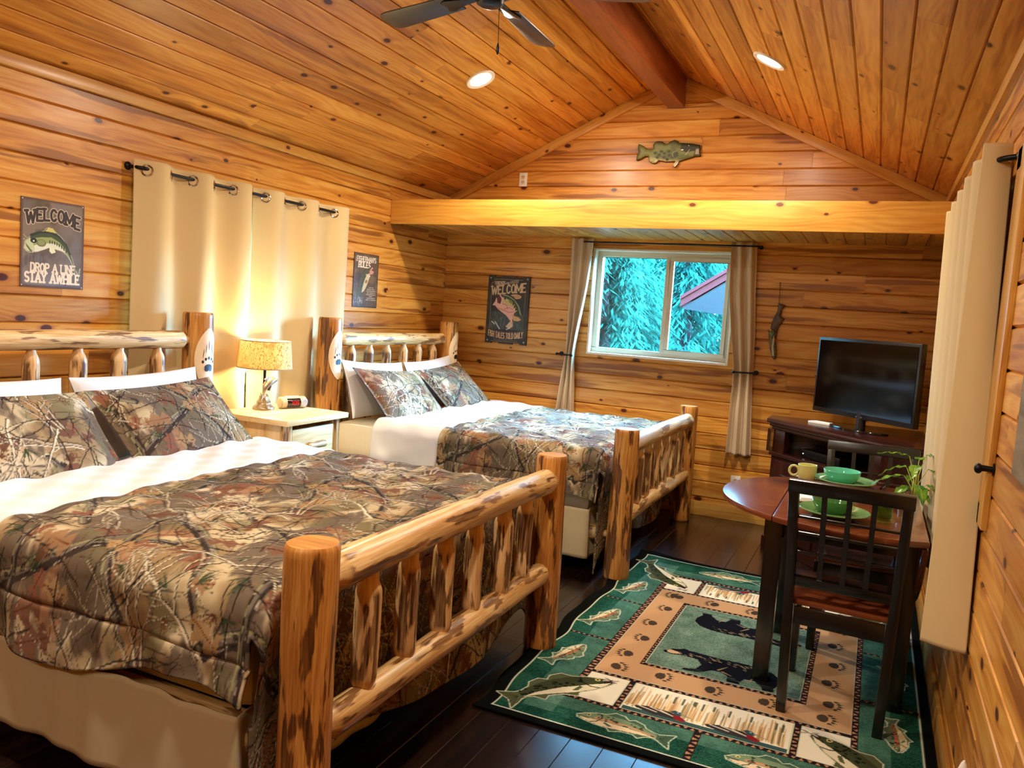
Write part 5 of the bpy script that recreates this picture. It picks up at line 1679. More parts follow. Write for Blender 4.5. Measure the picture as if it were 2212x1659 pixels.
cv.poly([(.125, .415), (.17, .43), (.23, .415), (.29, .37), (.325, .31), (.335, .25), (.325, .235), (.30, .26), (.28, .245), (.245, .26), (.20, .30), (.15, .345)], (58, 64, 34))
cv.line([(.15, .42), (.20, .412), (.26, .38), (.30, .33), (.325, .26)], .008, (156, 156, 116)); cv.line([(.19, .424), (.25, .40), (.31, .34)], .012, (34, 38, 22))
cv.poly([(.15, .40), (.20, .385), (.26, .345), (.29, .29), (.26, .265), (.22, .275), (.16, .31), (.12, .33)], (190, 168, 104))
cv.poly([(.10, .345), (.15, .34), (.22, .33), (.27, .30), (.262, .262), (.25, .205), (.265, .155), (.235, .20), (.19, .245), (.14, .275), (.10, .30), (.08, .325)], (220, 164, 140))
cv.poly([(.052, .328), (.075, .36), (.085, .395), (.10, .37), (.115, .34), (.10, .32)], (214, 168, 150)); cv.poly([(.088, .395), (.115, .42), (.13, .41), (.125, .35), (.10, .345)], (98, 40, 36))
cv.line([(.12, .418), (.14, .39), (.138, .335)], .010, (226, 176, 158)); cv.line([(.145, .40), (.165, .35)], .006, (208, 190, 140))
for q in ([(.10, .305), (.16, .29), (.22, .272), (.262, .285)], [(.17, .30), (.21, .315), (.25, .30)], [(.15, .345), (.19, .33), (.20, .30)]): cv.line(q, .004, (140, 84, 66))
cv.ell(.168, .388, .009, .007, (20, 20, 14)); cv.ell(.225, .365, .022, .013, (126, 122, 62), -.6)
for k in range(5): cv.ell(.25+.014*k, .345-.022*k, .007, .012, (36, 40, 24))
cv.poly([(.24, .255), (.31, .235), (.335, .215), (.30, .20), (.262, .205)], (196, 150, 96)); cv.poly([(.19, .15), (.235, .20), (.26, .155), (.225, .13)], (206, 172, 134))
for q in ([(.055, .185), (.085, .165)], [(.09, .185), (.115, .15), (.135, .125)], [(.20, .125), (.235, .14)]): cv.line(q, .009, (196, 190, 186))
cv.line([(.02, .135), (.10, .108), (.20, .098), (.30, .108), (.372, .132)], .004, (96, 74, 50))
text(cv, 'FISH TALES TOLD DAILY', .194, .052, .046, .328, .0066, (206, 164, 116), lambda t: (0.020*t*t-.006, 0.06*t, 1.0), serif=.06)
for k in range(24): cv.line([(.085+.0095*k, .028), (.089+.0095*k, .034 if k not in (0, 12) else .046)], .003, (170, 140, 98), alpha=.8)
cv.line([(.06, .018), (.31, .018)], .003, (140, 122, 92))
for x in (.022, .370):
    for y in (.024, .562):
        cv.ell(x, y, .026, .026, (34, 32, 24)); cv.ell(x, y, .013, .013, (62, 58, 40)); cv.ell(x, y, .005, .005, (190, 184, 160))
def plaque_mask(X, Y):
    t = np.minimum(Y, PH-Y)
    cut = (t < 0.012) & (((X > 0.06) & (X < 0.13)) | ((X > 0.262) & (X < 0.332)))
    return ~cut
o = sign_mesh('wall_plaque', cv, PLAQUE_M, lambda X, Y: (-3.130+X, np.full_like(X, YB-0.022), 1.214+Y), 0.021, plaque_mask)
tag(o, 'dark wooden plaque with a gaping bass reading WELCOME and FISH TALES TOLD DAILY', 'sign')

def relief(name, outline, cv, x0, z0, y_front, bulge, thick, mat):
    Y, X = np.mgrid[0:cv.ny, 0:cv.nx]*cv.res
    out = [(x-x0, z-z0) for x, z in outline]
    fm = cv.inside(X[:-1, :-1]+cv.res/2, Y[:-1, :-1]+cv.res/2, out)
    vm = cv.inside(X, Y, out).astype(float)
    d = vm.copy(); acc = np.zeros_like(d)
    for k in range(int(0.03/cv.res)):                      # distance from the outline by erosion
        acc += d
        e = d.copy(); e[1:] *= d[:-1]; e[:-1] *= d[1:]; e[:, 1:] *= d[:, :-1]; e[:, :-1] *= d[:, 1:]
        d = e
    t = np.clip(acc*cv.res/0.03, 0, 1)
    hgt = bulge*np.sqrt(np.clip(1-(1-t)**2, 0, 1))
    P = np.stack([x0+X, y_front-hgt, z0+Y], -1)
    o = grid_obj(name, P, cv.lin(), mat, mask=fm)
    solidify(o, thick)
    return o
BASS = [(-1.8843, 2.8869), (-1.8491, 2.8717), (-1.8131, 2.8458), (-1.7717, 2.8413), (-1.7574, 2.8482), (-1.767, 2.8734), (-1.7541, 2.8962), (-1.7253, 2.9062), (-1.6953, 2.9001), (-1.6718, 2.8836), (-1.6496, 2.8812), (-1.6328, 2.8985), (-1.5975, 2.9117), (-1.5713, 2.9022), (-1.5592, 2.8879), (-1.5013, 2.8847), (-1.447, 2.8781), (-1.3964, 2.8682), (-1.3901, 2.8367), (-1.3915, 2.8123), (-1.3783, 2.7842), (-1.4026, 2.7776), (-1.4239, 2.778), (-1.4797, 2.7614), (-1.5253, 2.7481), (-1.5431, 2.7448), (-1.5552, 2.7167), (-1.5751, 2.6957), (-1.5943, 2.7066), (-1.5922, 2.7243), (-1.5791, 2.7418), (-1.6522, 2.7411), (-1.7083, 2.7509), (-1.7253, 2.7333), (-1.7546, 2.7284), (-1.7859, 2.7449), (-1.7918, 2.7701), (-1.7967, 2.7846), (-1.8192, 2.7849), (-1.855, 2.764), (-1.892, 2.7538), (-1.8909, 2.7862), (-1.8791, 2.8256), (-1.8875, 2.8582)]
bx0, bz0 = -1.90, 2.69
cv = Canvas(0.53, 0.23, 0.0022, (92, 96, 50))
def gz(cv, fx):
    Y, X = np.mgrid[0:cv.ny, 0:cv.nx]*cv.res
    return fx(X, Y)
bel = gz(cv, lambda X, Y: np.clip((0.105-0.035*np.sin((X-.1)*5.5)-Y)/0.03, 0, 1)*((X > .09) & (X < .50)))
cv.a[:] = cv.a*(1-bel[..., None])+np.array((232, 220, 190))/255.0*bel[..., None]
wear(cv, (4, 8), (134, 136, 70), .48, .62, .6, 31)
for x, y in ((.16, .12), (.195, .105), (.235, .115), (.18, .085), (.235, .085), (.275, .10), (.21, .13), (.27, .13), (.26, .07), (.30, .085)): cv.ell(x, y, .018, .014, (52, 58, 26), soft=.6)
topd = gz(cv, lambda X, Y: np.clip((Y-(.150+.02*np.sin(X*6)))/0.03, 0, 1)*(X > .1)*.55)
cv.a[:] = cv.a*(1-topd[..., None])+np.array((36, 32, 16))/255.0*topd[..., None]
cv.poly([(.36, .19), (.515, .18), (.51, .15), (.50, .12), (.46, .13), (.40, .12), (.36, .14)], (44, 44, 22)); cv.poly([(.46, .085), (.52, .098), (.515, .15), (.475, .15)], (74, 76, 48)); cv.poly([(.475, .105), (.505, .105), (.50, .145), (.48, .14)], (160, 150, 128))
cv.ell(.372, .137, .016, .007, (24, 22, 10)); cv.ell(.372, .139, .012, .0045, (232, 228, 214)); cv.ell(.418, .168, .010, .010, (20, 18, 10)); cv.ell(.420, .170, .004, .004, (210, 204, 180))
cv.ell(.325, .105, .022, .024, (60, 62, 34)); cv.line([(.305, .085), (.30, .12), (.33, .13)], .003, (176, 166, 130)); cv.line([(.40, .10), (.43, .14)], .003, (216, 204, 176))
for q in ([(.02, .09), (.08, .12)], [(.015, .16), (.08, .13)], [(.02, .12), (.08, .125)], [(.14, .205), (.20, .16)], [(.13, .05), (.17, .07)], [(.315, .02), (.345, .055)]): cv.line(q, .003, (120, 116, 74))
ol = [(x-bx0, z-bz0) for x, z in BASS]
cv.line(ol+ol[:1], .007, (30, 18, 10))
o = relief('wall_fish', BASS, cv, bx0, bz0, YB-0.012, 0.022, 0.012, PLAQUE_M)
tag(o, 'painted green bass plaque hung in the gable over the window', 'wall fish')

UPF = [(-0.7103, 1.6925), (-0.6573, 1.681), (-0.6776, 1.6423), (-0.6813, 1.5962), (-0.6557, 1.5791), (-0.6794, 1.5336), (-0.693, 1.5076), (-0.6988, 1.44), (-0.7052, 1.4227), (-0.7156, 1.4472), (-0.7147, 1.4809), (-0.7351, 1.4836), (-0.7491, 1.5037), (-0.7413, 1.5504), (-0.7256, 1.5976), (-0.7091, 1.6362)]
LOF = [(-0.764, 1.49), (-0.7468, 1.4786), (-0.7267, 1.48), (-0.7156, 1.4472), (-0.6953, 1.4025), (-0.6855, 1.3402), (-0.684, 1.2813), (-0.6948, 1.2677), (-0.7124, 1.2831), (-0.7343, 1.3446), (-0.7494, 1.4194), (-0.7557, 1.4653)]
hf = thing('hanging_fish', 'pair of carved wooden fish hanging head down on a string near the television', 'wall fish', (0, 0, 0))
cv = Canvas(0.12, 0.30, 0.002, (70, 46, 28)); wear(cv, (12, 3), (98, 68, 40), .5, .6, .8, 41)
o = relief('brown_fish', UPF, cv, -0.765, 1.41, YB-0.012, 0.016, 0.010, PLAQUE_M); o.parent = hf
cv = Canvas(0.10, 0.25, 0.002, (92, 84, 52)); wear(cv, (10, 3), (60, 54, 30), .5, .6, .8, 42)
for k in range(30): cv.ell(.02+.06*RNG.random(), .02+.19*RNG.random(), .004, .006, (48, 44, 26))
cv.line([(.06, .19), (.055, .10), (.065, .04)], .012, (186, 158, 118)); cv.ell(.06, .022, .004, .004, (10, 10, 8)); cv.ell(.035, .205, .012, .012, (84, 110, 44))
o = relief('green_fish', LOF, cv, -0.772, 1.262, YB-0.036, 0.014, 0.010, PLAQUE_M); o.parent = hf
g = G(); g.tube([(-0.7101, YB-0.010, 1.842), (-0.708, YB-0.012, 1.77), (-0.7043, YB-0.018, 1.69)], 0.0022, 6); g.obj('string', plain('twine', (120, 80, 44), 0.9), hf)
g = G(); g.tube([(-0.7101, YB-0.001, 1.842), (-0.7101, YB-0.016, 1.844)], 0.004, 8); g.obj('nail', BLACK_METAL, hf)
g = G(); g.tube([(-0.712, YB-0.022, 1.452), (-0.728, YB-0.03, 1.49), (-0.724, YB-0.045, 1.462), (-0.735, YB-0.05, 1.42)], 0.004, 6); g.obj('rope_loop', plain('green_twine', (96, 112, 60), 0.9), hf)

def outlet(label, x, z, plug=False):
    r = thing('wall_outlet', label, 'outlet', (x, YB, z), 0, 'wall outlets')
    g = G(); g.box((0, -0.004, 0), (0.074, 0.007, 0.116)); g.obj('cover_plate', WHITE_PLASTIC, r, bevel=0.003)
    for dz in (-0.021, 0.021):
        g = G(); g.lathe([(0.0001, 0), (0.016, 0), (0.017, 0.003)], 20, (0, -0.0105, dz), axis='y'); rc = g.obj('receptacle', VINYL, r)
        g = G()
        for dx in (-0.006, 0.006): g.box((dx, -0.0115, dz+0.003), (0.002, 0.002, 0.008))
        g.obj('slot', INK, rc)
    if plug:
        g = G(); g.box((0.004, -0.030, -0.020), (0.034, 0.040, 0.034)); g.obj('plug', BLACK_PLASTIC, r, bevel=0.004)
outlet('cream wall outlet up in the gable above the soffit', -2.874, 2.616)
outlet('white wall outlet with a black plug low under the window', -0.900, 0.292, True)
g = G(); g.tube([(0, 0, 0), (0, 0, 0.03), (0, 0, 0.075), (0, 0, 0.10), (0, 0, 0.108)], [0.022, 0.023, 0.015, 0.007, 0.002], 20)
tag(g.obj('night_light', WHITE_PLASTIC, loc=(RX-0.024, 2.455, 0.240)), 'white tapered night light on the wall at the photo\'s lower edge', 'night light')
g = G(); g.box((RX-0.010, 2.135, 1.30), (0.018, 0.36, 0.26), 1, col=(.5,)*3)
GREY_WOOD = boards_mat('weathered_grey_wood', lin(150, 140, 124), lin(124, 114, 98), lin(92, 82, 70), lin(60, 50, 42), knots=0.05, streak=0.2, coat=0.0)
tag(g.obj('wall_board_sign', GREY_WOOD, bevel=0.003), 'grey weathered board hung on the wall at the photo\'s edge beyond the tan curtain', 'sign')

# ------------------------------------------------------------------ ceiling fan
FZ = 2.80
fan = thing('ceiling_fan', 'dark ceiling fan with flat blades hanging from the ridge beam', 'ceiling fan', (RIDGE_X, 3.068, 3.155))
dz = FZ-3.155
g = G(); g.lathe([(0.0001, -0.06), (0.03, -0.06), (0.065, -0.02), (0.068, 0.0)], 28); g.obj('canopy', BLACK_METAL, fan)
g = G(); g.tube([(0, 0, -0.05), (0, 0, dz+0.12)], 0.012, 12); g.obj('downrod', BLACK_METAL, fan)
g = G(); g.lathe([(0.0001, dz-0.055), (0.035, dz-0.055), (0.055, dz-0.045), (0.06, dz-0.015), (0.10, dz+0.0), (0.115, dz+0.03), (0.112, dz+0.085), (0.07, dz+0.12), (0.03, dz+0.13), (0.0001, dz+0.13)], 36); g.obj('motor_housing', BLACK_METAL, fan)
BLADE = boards_mat('black_blade_wood', lin(40, 36, 36), lin(30, 27, 27), lin(20, 18, 18), lin(12, 10, 10), rough=0.4, knots=0.0, streak=0.05, coat=0.15)
bl = [(0.19, -0.052), (0.60, -0.066), (0.635, -0.060), (0.657, -0.040), (0.664, 0.0), (0.657, 0.040), (0.635, 0.060), (0.60, 0.066), (0.19, 0.052)]
for k in range(5):
    a = math.radians(92+72*k)
    g = G(); g.prism(bl, -0.003, 0.003, 'z', col=(.5,)*3)
    b = g.obj('blade', BLADE, fan, bevel=0.0015, loc=(0, 0, dz), rot=(math.radians(11), 0, a))
    g = G(); g.prism([(0.09, -0.016), (0.16, -0.020), (0.24, -0.040), (0.27, -0.030), (0.255, 0.0), (0.27, 0.030), (0.24, 0.040), (0.16, 0.020), (0.09, 0.016)], -0.010, -0.004, 'z'); g.obj('blade_iron', BLACK_METAL, b, bevel=0.002)
g = G(); g.tube([(0.060, -0.02, dz-0.05), (0.072, -0.045, dz-0.062), (0.085, -0.080, dz-0.10), (0.094, -0.088, dz-0.235)], 0.0014, 6)
pc = g.obj('pull_chain', BLACK_METAL, fan)
g = G(); g.tube([(0.094, -0.088, dz-0.235), (0.094, -0.088, dz-0.25), (0.094, -0.088, dz-0.268), (0.094, -0.088, dz-0.282)], [0.002, 0.0055, 0.0075, 0.002], 12); g.obj('pull_knob', BLACK_METAL, pc)

# ------------------------------------------------------------------ woven lodge rug
RW, RH, RES = 1.59, 2.345, 0.0035
cv = Canvas(RW, RH, RES, (14, 16, 14))
def speck(cv, x0, y0, x1, y1, a, b, seed):
    sl = cv._win(x0, y0, x1, y1)
    n = np.random.default_rng(seed).random((cv.ny, cv.nx))[sl[0], sl[1]]*.5+fbm(cv.ny, cv.nx, (30, 20), 3, seed)[sl[0], sl[1]]*.5
    grad = np.clip((n-.3)/.4, 0, 1)[..., None]
    cv.a[sl[0], sl[1]] = np.array(a)/255*(1-grad)+np.array(b)/255*grad
GX0, GX1, GY0, GY1 = .057, 1.55, .040, 2.295
speck(cv, GX0, GY0, GX1, GY1, (16, 52, 40), (46, 94, 74), 51)
for (x0, y0, x1, y1) in ((.16, .11, .28, 2.2), (1.34, .11, 1.44, 2.2), (.2, .17, 1.4, .26), (.2, 2.03, 1.4, 2.12)): 
    sl = cv._win(x0, y0, x1, y1); m = .45
    n = fbm(cv.ny, cv.nx, (40, 26), 3, 52)[sl[0], sl[1]][..., None]*.5+np.random.default_rng(9).random((cv.ny, cv.nx))[sl[0], sl[1]][..., None]*.35
    cv.a[sl[0], sl[1]] = cv.a[sl[0], sl[1]]*(1-m)+(np.array((112, 146, 126))/255)*m*(n+.55)
edge = [(GX0, GY0), (GX1, GY0), (GX1, GY1), (GX0, GY1), (GX0, GY0)]
cv.line(edge, .007, (206, 208, 186))
def braid(x0, y0, x1, y1):
    cv.rect(x0, y0, x1, y1, (40, 28, 28))
    vert = (y1-y0) > (x1-x0)
    L, w = ((y1-y0), (x1-x0)) if vert else ((x1-x0), (y1-y0))
    k = 0; s = .02
    while s < L-.02:
        f = 1 if k % 2 else -1
        tri = [(-.36*w, -.009), (.36*w, -.009*0), (-.36*w, .009)] if f > 0 else [(.36*w, -.009), (-.36*w, 0), (.36*w, .009)]
        c = (x0+w/2, y0+s) if vert else (x0+s, y0+w/2)
        pts = [(c[0]+a, c[1]+b) if vert else (c[0]+b, c[1]+a) for a, b in tri]
        cv.poly(pts, (176, 128, 96)); s += .027; k += 1
def framed(x0, y0, x1, y1, fill):
    cv.rect(x0, y0, x1, y1, fill)
    cv.line([(x0, y0), (x1, y0), (x1, y1), (x0, y1), (x0, y0)], .006, (196, 200, 170))
TAN, CREAM = (190, 146, 104), (232, 222, 196)
X = dict(b0=.272, t0=.302, c0=.457, i0=.475, i1=1.115, c1=1.14, t1=1.312, b1=1.335)
Yv = dict(b0=.250, p0=.275, q0=.520, t0=.545, c0=.705, i0=.730, i1=1.555, c1=1.58, t1=1.730, q1=1.75, p1=1.99, b1=2.02)
cv.rect(X['b0'], Yv['b0'], X['b1'], Yv['b1'], (40, 28, 28))
framed(X['t0'], Yv['t0'], X['t1'], Yv['t1'], TAN)
wob = fbm(cv.ny, cv.nx, (20, 30), 3, 61)
for (y0, y1) in ((Yv['p0'], Yv['q0']), (Yv['q1'], Yv['p1'])):
    for (x0, x1) in ((X['t0'], X['c0']+.012), (X['c1']-.0, X['t1'])): framed(x0, y0, x1, y1, CREAM)
    framed(X['c0']+.040, y0, X['c1']-.028, y1, CREAM)
framed(X['i0'], Yv['i0'], X['i1'], Yv['i1'], (96, 122, 104))
speck(cv, X['i0']+.006, Yv['i0']+.006, X['i1']-.006, Yv['i1']-.006, (74, 98, 82), (126, 148, 128), 53)
for (a, b, c, d) in ((X['b0'], Yv['b0'], X['t0'], Yv['b1']), (X['t1'], Yv['b0'], X['b1'], Yv['b1']), (X['t0'], Yv['b0'], X['t1'], Yv['p0']), (X['t0'], Yv['p1'], X['t1'], Yv['b1']), (X['t0'], Yv['q0'], X['t1'], Yv['t0']), (X['t0'], Yv['t1'], X['t1'], Yv['q1']),
                     (X['c0'], Yv['c0'], X['i0'], Yv['c1']), (X['i1'], Yv['c0'], X['c1'], Yv['c1']), (X['i0'], Yv['c0'], X['i1'], Yv['i0']), (X['i0'], Yv['i1'], X['i1'], Yv['c1']),
                     (X['c0']+.014, Yv['p0'], X['c0']+.038, Yv['q0']), (X['c1']-.026, Yv['p0'], X['c1']-.002, Yv['q0']), (X['c0']+.014, Yv['q1'], X['c0']+.038, Yv['p1']), (X['c1']-.026, Yv['q1'], X['c1']-.002, Yv['p1'])): braid(a, b, c, d)
for y in (.873, 1.418):
    for x0, x1 in ((GX0, X['b0']), (X['b1'], GX1)): braid(x0+.004, y-.009, x1, y+.009)
for y0, y1 in ((GY0, Yv['b0']), (Yv['b1'], GY1)): braid(.790, y0+.004, .818, y1)
def paw(cx, cy, rot, sc=1.0):
    c = (72, 58, 46)
    cv.poly(xf([(-.030, -.012), (-.012, -.026), (.012, -.026), (.030, -.012), (.032, .006), (.014, .016), (-.014, .016), (-.032, .006)], cx, cy, sc, rot), c)
    for k, (x, y) in enumerate(((-.036, .022), (-.020, .034), (0, .038), (.020, .034), (.036, .022))):
        p = xf([(x, y), (x*1.15, y+.016)], cx, cy, sc, rot)
        cv.ell(*p[0], .0085*sc, .008*sc, c); cv.line([p[0], p[1]], .006*sc, c, .002)
for i, y in enumerate((.78, .99, 1.20, 1.44, 1.66)): paw(.380+.018*(i % 2), y, PI/2+.1); paw(1.225-.018*(i % 2), y-.02, -PI/2)
for i, x in enumerate((.38, .57, .78, .99, 1.21)): paw(x, .625+.012*(i % 2), -PI/2 if i else -1.2); paw(x+.03, 1.655, PI/2-.2)
for cx, cy, fl, w in ((.30, .9, False, 0),): pass
def trout(cx, cy, L, rot, flip=False, bend=0.04, seed=1):
    draw_fish(cv, cx, cy, L, rot, (96, 112, 84), (112, 124, 90), (214, 196, 150), (40, 44, 30), (198, 104, 70), (.010, (206, 206, 176)), flip, seed, bend)
for y, r in ((.62, 1.25), (1.14, 1.2), (1.66, 1.15)): trout(.145, y, .27, r-PI, False, .05, int(y*10)); trout(1.452, y+.02, .27, PI/2+.1, False, -.05, int(y*20))
for cx, cy, rot in ((.555, .135, PI-.05), (1.10, .135, PI-.05), (.60, 2.17, .02), (1.12, 2.17, .02)):
    draw_fish(cv, cx, cy, .36, rot-(PI if rot > 1 else 0), (70, 96, 76), (116, 136, 104), (222, 196, 158), (56, 64, 44), (190, 140, 100), (.009, (196, 206, 176)), False, int(cx*50), .04)
for cx, cy, r, fl in ((.245, .285, 50, True), (1.345, .285, -50, False), (.245, 2.01, 130, False), (1.345, 2.01, 230, True)):
    draw_fish(cv, cx, cy, .50, math.radians(r), (84, 88, 58), (62, 66, 42), (220, 206, 172), (26, 28, 18), None, (.010, (204, 200, 168)), fl, int(cx*90+cy*10), .05)
    d = math.radians(r if fl else r+180)
    hx, hy = cx+.235*math.cos(d), cy+.235*math.sin(d)
    cv.ell(hx, hy, .022, .012, (52, 36, 28), d)
for cx, cy in ((.40, .475), (1.17, .475), (.40, 1.79), (1.17, 1.79)):
    for a in (.5, -.5, 2.6, -2.6): cv.ell(cx+.02*math.cos(a), cy+.014*math.sin(a), .016, .006, (176, 160, 140), a)
    cv.line([(cx-.018, cy+.012), (cx+.020, cy-.016)], .004, (60, 50, 44))
def ducks(y0, flip):
    s = -1 if flip else 1
    yb = y0+.245 if flip else y0
    for k in range(150):
        x = .505+.595*RNG.random(); h = .07+.13*RNG.random(); d = .035+.03*RNG.random()
        c = [(206, 160, 100), (190, 140, 84), (222, 184, 130), (170, 124, 80), (120, 110, 70)][k % 5]
        cv.line([(x, yb+s*d), (x+.008*(RNG.random()-.5), yb+s*(d+h*.85))], .005, c, .003)
    for k in range(12):
        x = .52+.56*RNG.random(); cv.line([(x, yb+s*(.15+.03*RNG.random())), (x, yb+s*.205)], .008, (84, 84, 66))
    cv.rect(.502, min(yb+s*.004, yb+s*.030), 1.107, max(yb+s*.004, yb+s*.030), (58, 84, 80))
    for x in (.66, .93):
        M = lambda pts: [(x+a, yb+s*b) for a, b in pts]
        cv.poly(M([(-.12, .055), (-.07, .075), (.02, .072), (.06, .05), (.05, .025), (-.04, .022), (-.11, .04)]), (54, 48, 48))
        for q in ([(-.10, .06), (-.03, .045)], [(-.06, .072), (.02, .05)], [(-.02, .068), (.035, .045)]): cv.line(M(q), .006, (222, 206, 180))
        cv.poly(M([(.03, .058), (.055, .062), (.085, .035), (.07, .020), (.04, .028)]), (132, 34, 40))
        cv.poly(M([(.015, .082), (.03, .095), (.055, .088), (.062, .066), (.04, .058)]), (52, 76, 84)); cv.line(M([(.058, .078), (.105, .060)]), .008, (120, 132, 110), .003); cv.ell(*M([(.045, .082)])[0], .003, .003, (230, 230, 230))
ducks(Yv['p0'], False); ducks(Yv['q1'], True)
def bear(cx, cy, flip, sy=1):
    B = [(-.285, .045), (-.262, .078), (-.225, .098), (-.205, .115), (-.185, .104), (-.10, .098), (-.03, .092), (.05, .100), (.13, .094), (.19, .066), (.222, .02), (.222, -.04), (.205, -.085), (.212, -.118), (.165, -.125), (.16, -.10), (.125, -.055), (.085, -.06), (.07, -.105), (.076, -.125), (.02, -.125), (.015, -.07), (-.02, -.045), (-.055, -.05), (-.085, -.088), (-.115, -.108), (-.175, -.112), (-.165, -.092), (-.12, -.075), (-.105, -.02), (-.13, .03), (-.20, .035), (-.25, .022), (-.282, .028)]
    T = lambda pts: [(cx+(-a if flip else a), cy+sy*b) for a, b in pts]
    cv.poly(T(B), (20, 20, 26))
    for k in range(46):
        a = -.24+.36*RNG.random(); b = .085-.02*abs(RNG.normal())-(.01 if a < -.1 else 0)
        cv.line(T([(a, b), (a+.012, b-.007)]), .004, (176, 152, 116) if k % 3 else (92, 78, 60))
    cv.poly(T([(-.285, .042), (-.262, .07), (-.225, .062), (-.21, .045), (-.25, .030)]), (196, 160, 120)); cv.ell(*T([(-.278, .042)])[0], .010, .008, (14, 14, 16)); cv.ell(*T([(-.236, .072)])[0], .005, .005, (14, 14, 16))
    for q in ([(-.03, -.03), (.0, .02)], [(-.01, -.04), (.03, -.06)], [(.10, -.08), (.115, -.04)]): cv.line(T(q), .011, (150, 126, 96), .004)
bear(.800, .865, False); bear(.785, 1.37, True, -1)
for (x0, y0, x1, y1) in ((.53, .765, 1.06, .790), (.53, 1.48, 1.06, 1.505)):
    for k in range(30):
        x = x0+(x1-x0)*RNG.random(); y = y0+(y1-y0)*RNG.random(); cv.line([(x, y), (x+.05, y)], .004, (66, 84, 66), alpha=.6)
Ym, Xm = np.mgrid[0:cv.ny, 0:cv.nx]*RES
dxl = np.clip((0.30-Xm)/0.30, 0, 1)
wv = 0.012*np.sin(Ym*9.2+.6)+0.007*np.sin(Ym*17)
Zr = 0.010+0.012*dxl*(0.5+0.5*np.sin(Ym*9.2+1.8))*np.clip(dxl*3, 0, 1)*(Ym > 0.35)+0.0006*np.random.default_rng(3).random(Xm.shape)
curl = np.clip((Ym-2.20)/0.14, 0, 1)*np.clip((0.5-Xm)/0.4, 0, 1)
Zr = Zr+0.022*curl**2
P = np.stack([-1.26+Xm+wv*dxl, 2.61+Ym, Zr], -1)
o = grid_obj('area_rug', P, cv.lin(), RUG_M)
solidify(o, 0.008)
tag(o, 'lodge rug with black bears, ducks and trout under the dining table', 'rug')

# ------------------------------------------------------------------ outdoors
GROUND = plain('forest_floor', (40, 52, 30), 0.95, spec=0.1, vary=0.3)
g = G(); g.quadset([(-60, -40, -0.5), (60, -40, -0.5), (60, 80, -0.5), (-60, 80, -0.5)], [(0, 1, 2, 3)], [[(0, 0), (1, 0), (1, 1), (0, 1)]])
struct(g.obj('ground', GROUND))
def fol_mat():
    t = NT('fir_needles')
    tc = t.n('TexCoord')
    n = t.noise(tc.outputs['Object'], 3.0, 3)
    oi = t.n('ObjectInfo')
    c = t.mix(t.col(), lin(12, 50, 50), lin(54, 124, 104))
    d = t.n('BsdfDiffuse'); t.l(c, d.inputs[0])
    tr = t.n('BsdfTranslucent'); t.l(c, tr.inputs[0])
    mx = t.n('MixShader'); mx.inputs[0].default_value = 0.3
    t.l(d.outputs[0], mx.inputs[1]); t.l(tr.outputs[0], mx.inputs[2]); t.l(mx.outputs[0], t.out.inputs[0])
    return t.mat
NEEDLE = fol_mat()
BARK = plain('fir_bark', (86, 76, 74), 0.9, vary=0.3)
def fir(label, x, y, h, R, seed, low=0.0, sprays=3600, size=0.26, blunt=1.0):
    rr = np.random.default_rng(seed)
    root = thing('fir_tree', label, 'tree', (x, y, -0.5), 0, 'fir trees outside')
    g = G(); g.tube([(0, 0, 0), (0.04, 0.02, h*.5), (0, 0, h)], [0.16+h*.006, 0.11, 0.01], 10); g.obj('trunk', BARK, root)
    n = sprays
    zz = low+(h-low)*rr.random(n)**1.25
    whorl = np.round(zz/0.33)*0.33
    az = np.floor(rr.random(n)*9)/9*2*PI+whorl*2.4+rr.normal(0, .10, n)
    rad = R*(1-(zz/h)**blunt)**0.75+0.12
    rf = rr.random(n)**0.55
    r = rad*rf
    zc = whorl+0.10*rr.normal(0, 1, n)-0.30*r*rf
    cx, cy = r*np.cos(az), r*np.sin(az)
    L = size*(0.6+0.8*rr.random(n)); Wd = L*0.13
    sp = az+rr.normal(0, .75, n)
    dx, dy = np.cos(sp), np.sin(sp)
    dr = -0.45-0.6*rr.random(n)
    px, py = -dy, dx
    tilt = rr.normal(0, .35, n)
    c0 = np.stack([cx, cy, zc], -1); d = np.stack([dx, dy, dr], -1)*L[:, None]; w = np.stack([px, py, tilt], -1)*Wd[:, None]
    V = np.stack([c0, c0+d*.45+w, c0+d, c0+d*.45-w], 1).reshape(-1, 3)
    me = bpy.data.meshes.new('foliage')
    me.from_pydata(V.tolist(), [], np.arange(n*4).reshape(n, 4).tolist())
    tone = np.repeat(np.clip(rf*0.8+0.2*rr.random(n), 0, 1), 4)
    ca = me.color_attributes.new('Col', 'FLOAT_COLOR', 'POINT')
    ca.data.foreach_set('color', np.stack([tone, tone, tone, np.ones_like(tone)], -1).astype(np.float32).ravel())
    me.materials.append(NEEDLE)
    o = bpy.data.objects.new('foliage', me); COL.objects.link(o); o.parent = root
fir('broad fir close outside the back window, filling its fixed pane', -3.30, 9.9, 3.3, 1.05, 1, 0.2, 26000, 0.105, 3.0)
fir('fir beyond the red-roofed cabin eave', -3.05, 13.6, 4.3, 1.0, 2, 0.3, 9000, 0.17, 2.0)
fir('slender fir deep in the woods behind the cabin eave', -4.9, 16.2, 4.7, 1.0, 3, 0.8, 7000, 0.2, 1.6)
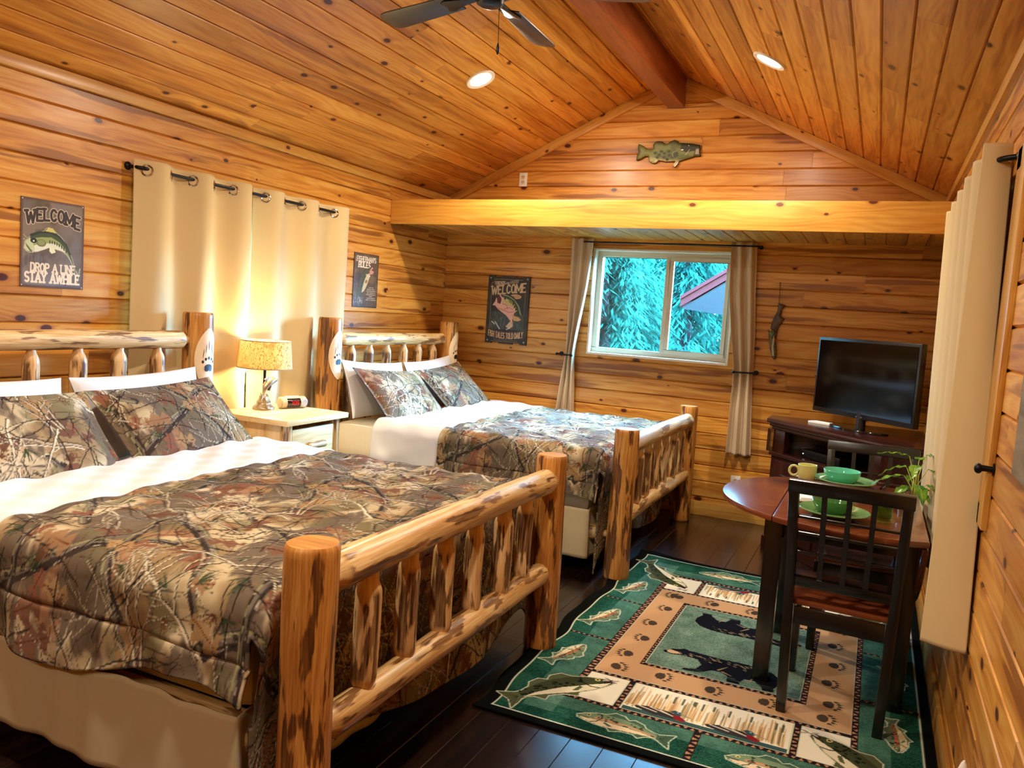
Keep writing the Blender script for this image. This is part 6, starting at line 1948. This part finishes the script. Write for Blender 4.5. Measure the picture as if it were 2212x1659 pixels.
fir('fir furthest back in the woods beyond the window', -6.3, 18.5, 5.2, 1.4, 4, 0.5, 7000, 0.24, 1.8)
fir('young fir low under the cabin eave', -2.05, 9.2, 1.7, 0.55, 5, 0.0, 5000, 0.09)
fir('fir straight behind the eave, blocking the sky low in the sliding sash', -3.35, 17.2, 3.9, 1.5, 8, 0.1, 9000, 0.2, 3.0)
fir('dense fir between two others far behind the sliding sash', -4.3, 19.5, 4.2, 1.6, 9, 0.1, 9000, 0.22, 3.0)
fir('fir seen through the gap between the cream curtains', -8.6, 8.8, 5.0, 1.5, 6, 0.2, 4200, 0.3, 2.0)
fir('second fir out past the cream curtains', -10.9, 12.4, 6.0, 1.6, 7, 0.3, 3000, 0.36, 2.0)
# neighbouring cabin eave with a red metal roof
cab = thing('cabin', 'corner of a neighbouring cabin with a red metal roof outside the window', 'building', (-2.29, 10.0, -0.5))
ROOF = plain('red_metal_roof', (112, 26, 40), 0.45, 0.0)
sl = 0.66
ang = math.atan(sl)
def slope_pt(s): return (s, sl*s)
z0 = 1.81+0.5
g = G(); g.prism([(0.0, z0-0.015), (1.7, z0-0.015+sl*1.7), (1.7, z0+sl*1.7+0.03), (0.0, z0+0.03)], -0.06, 4.5, 'y'); g.obj('roof', ROOF, cab)
g = G(); g.prism([(0.0, z0-0.105), (1.7, z0-0.105+sl*1.7), (1.7, z0-0.02+sl*1.7), (0.0, z0-0.02)], -0.03, 0.01, 'y'); g.prism([(0.0, z0-0.105), (0.03, z0-0.105), (0.03, z0-0.02), (0.0, z0-0.02)], 0.01, 4.5, 'y'); g.obj('fascia', ROOF, cab)
g = G(); g.prism([(0.03, z0-0.13), (1.7, z0-0.13+sl*1.7), (1.7, z0-0.105+sl*1.7), (0.03, z0-0.105)], 0.0, 4.5, 'y'); g.obj('soffit', plain('soffit_panel', (70, 66, 70), 0.8), cab)
g = G(); g.box((1.2, 2.5, 1.05), (1.1, 4.0, 2.1)); g.obj('wall', plain('cabin_wall', (66, 58, 54), 0.8), cab)
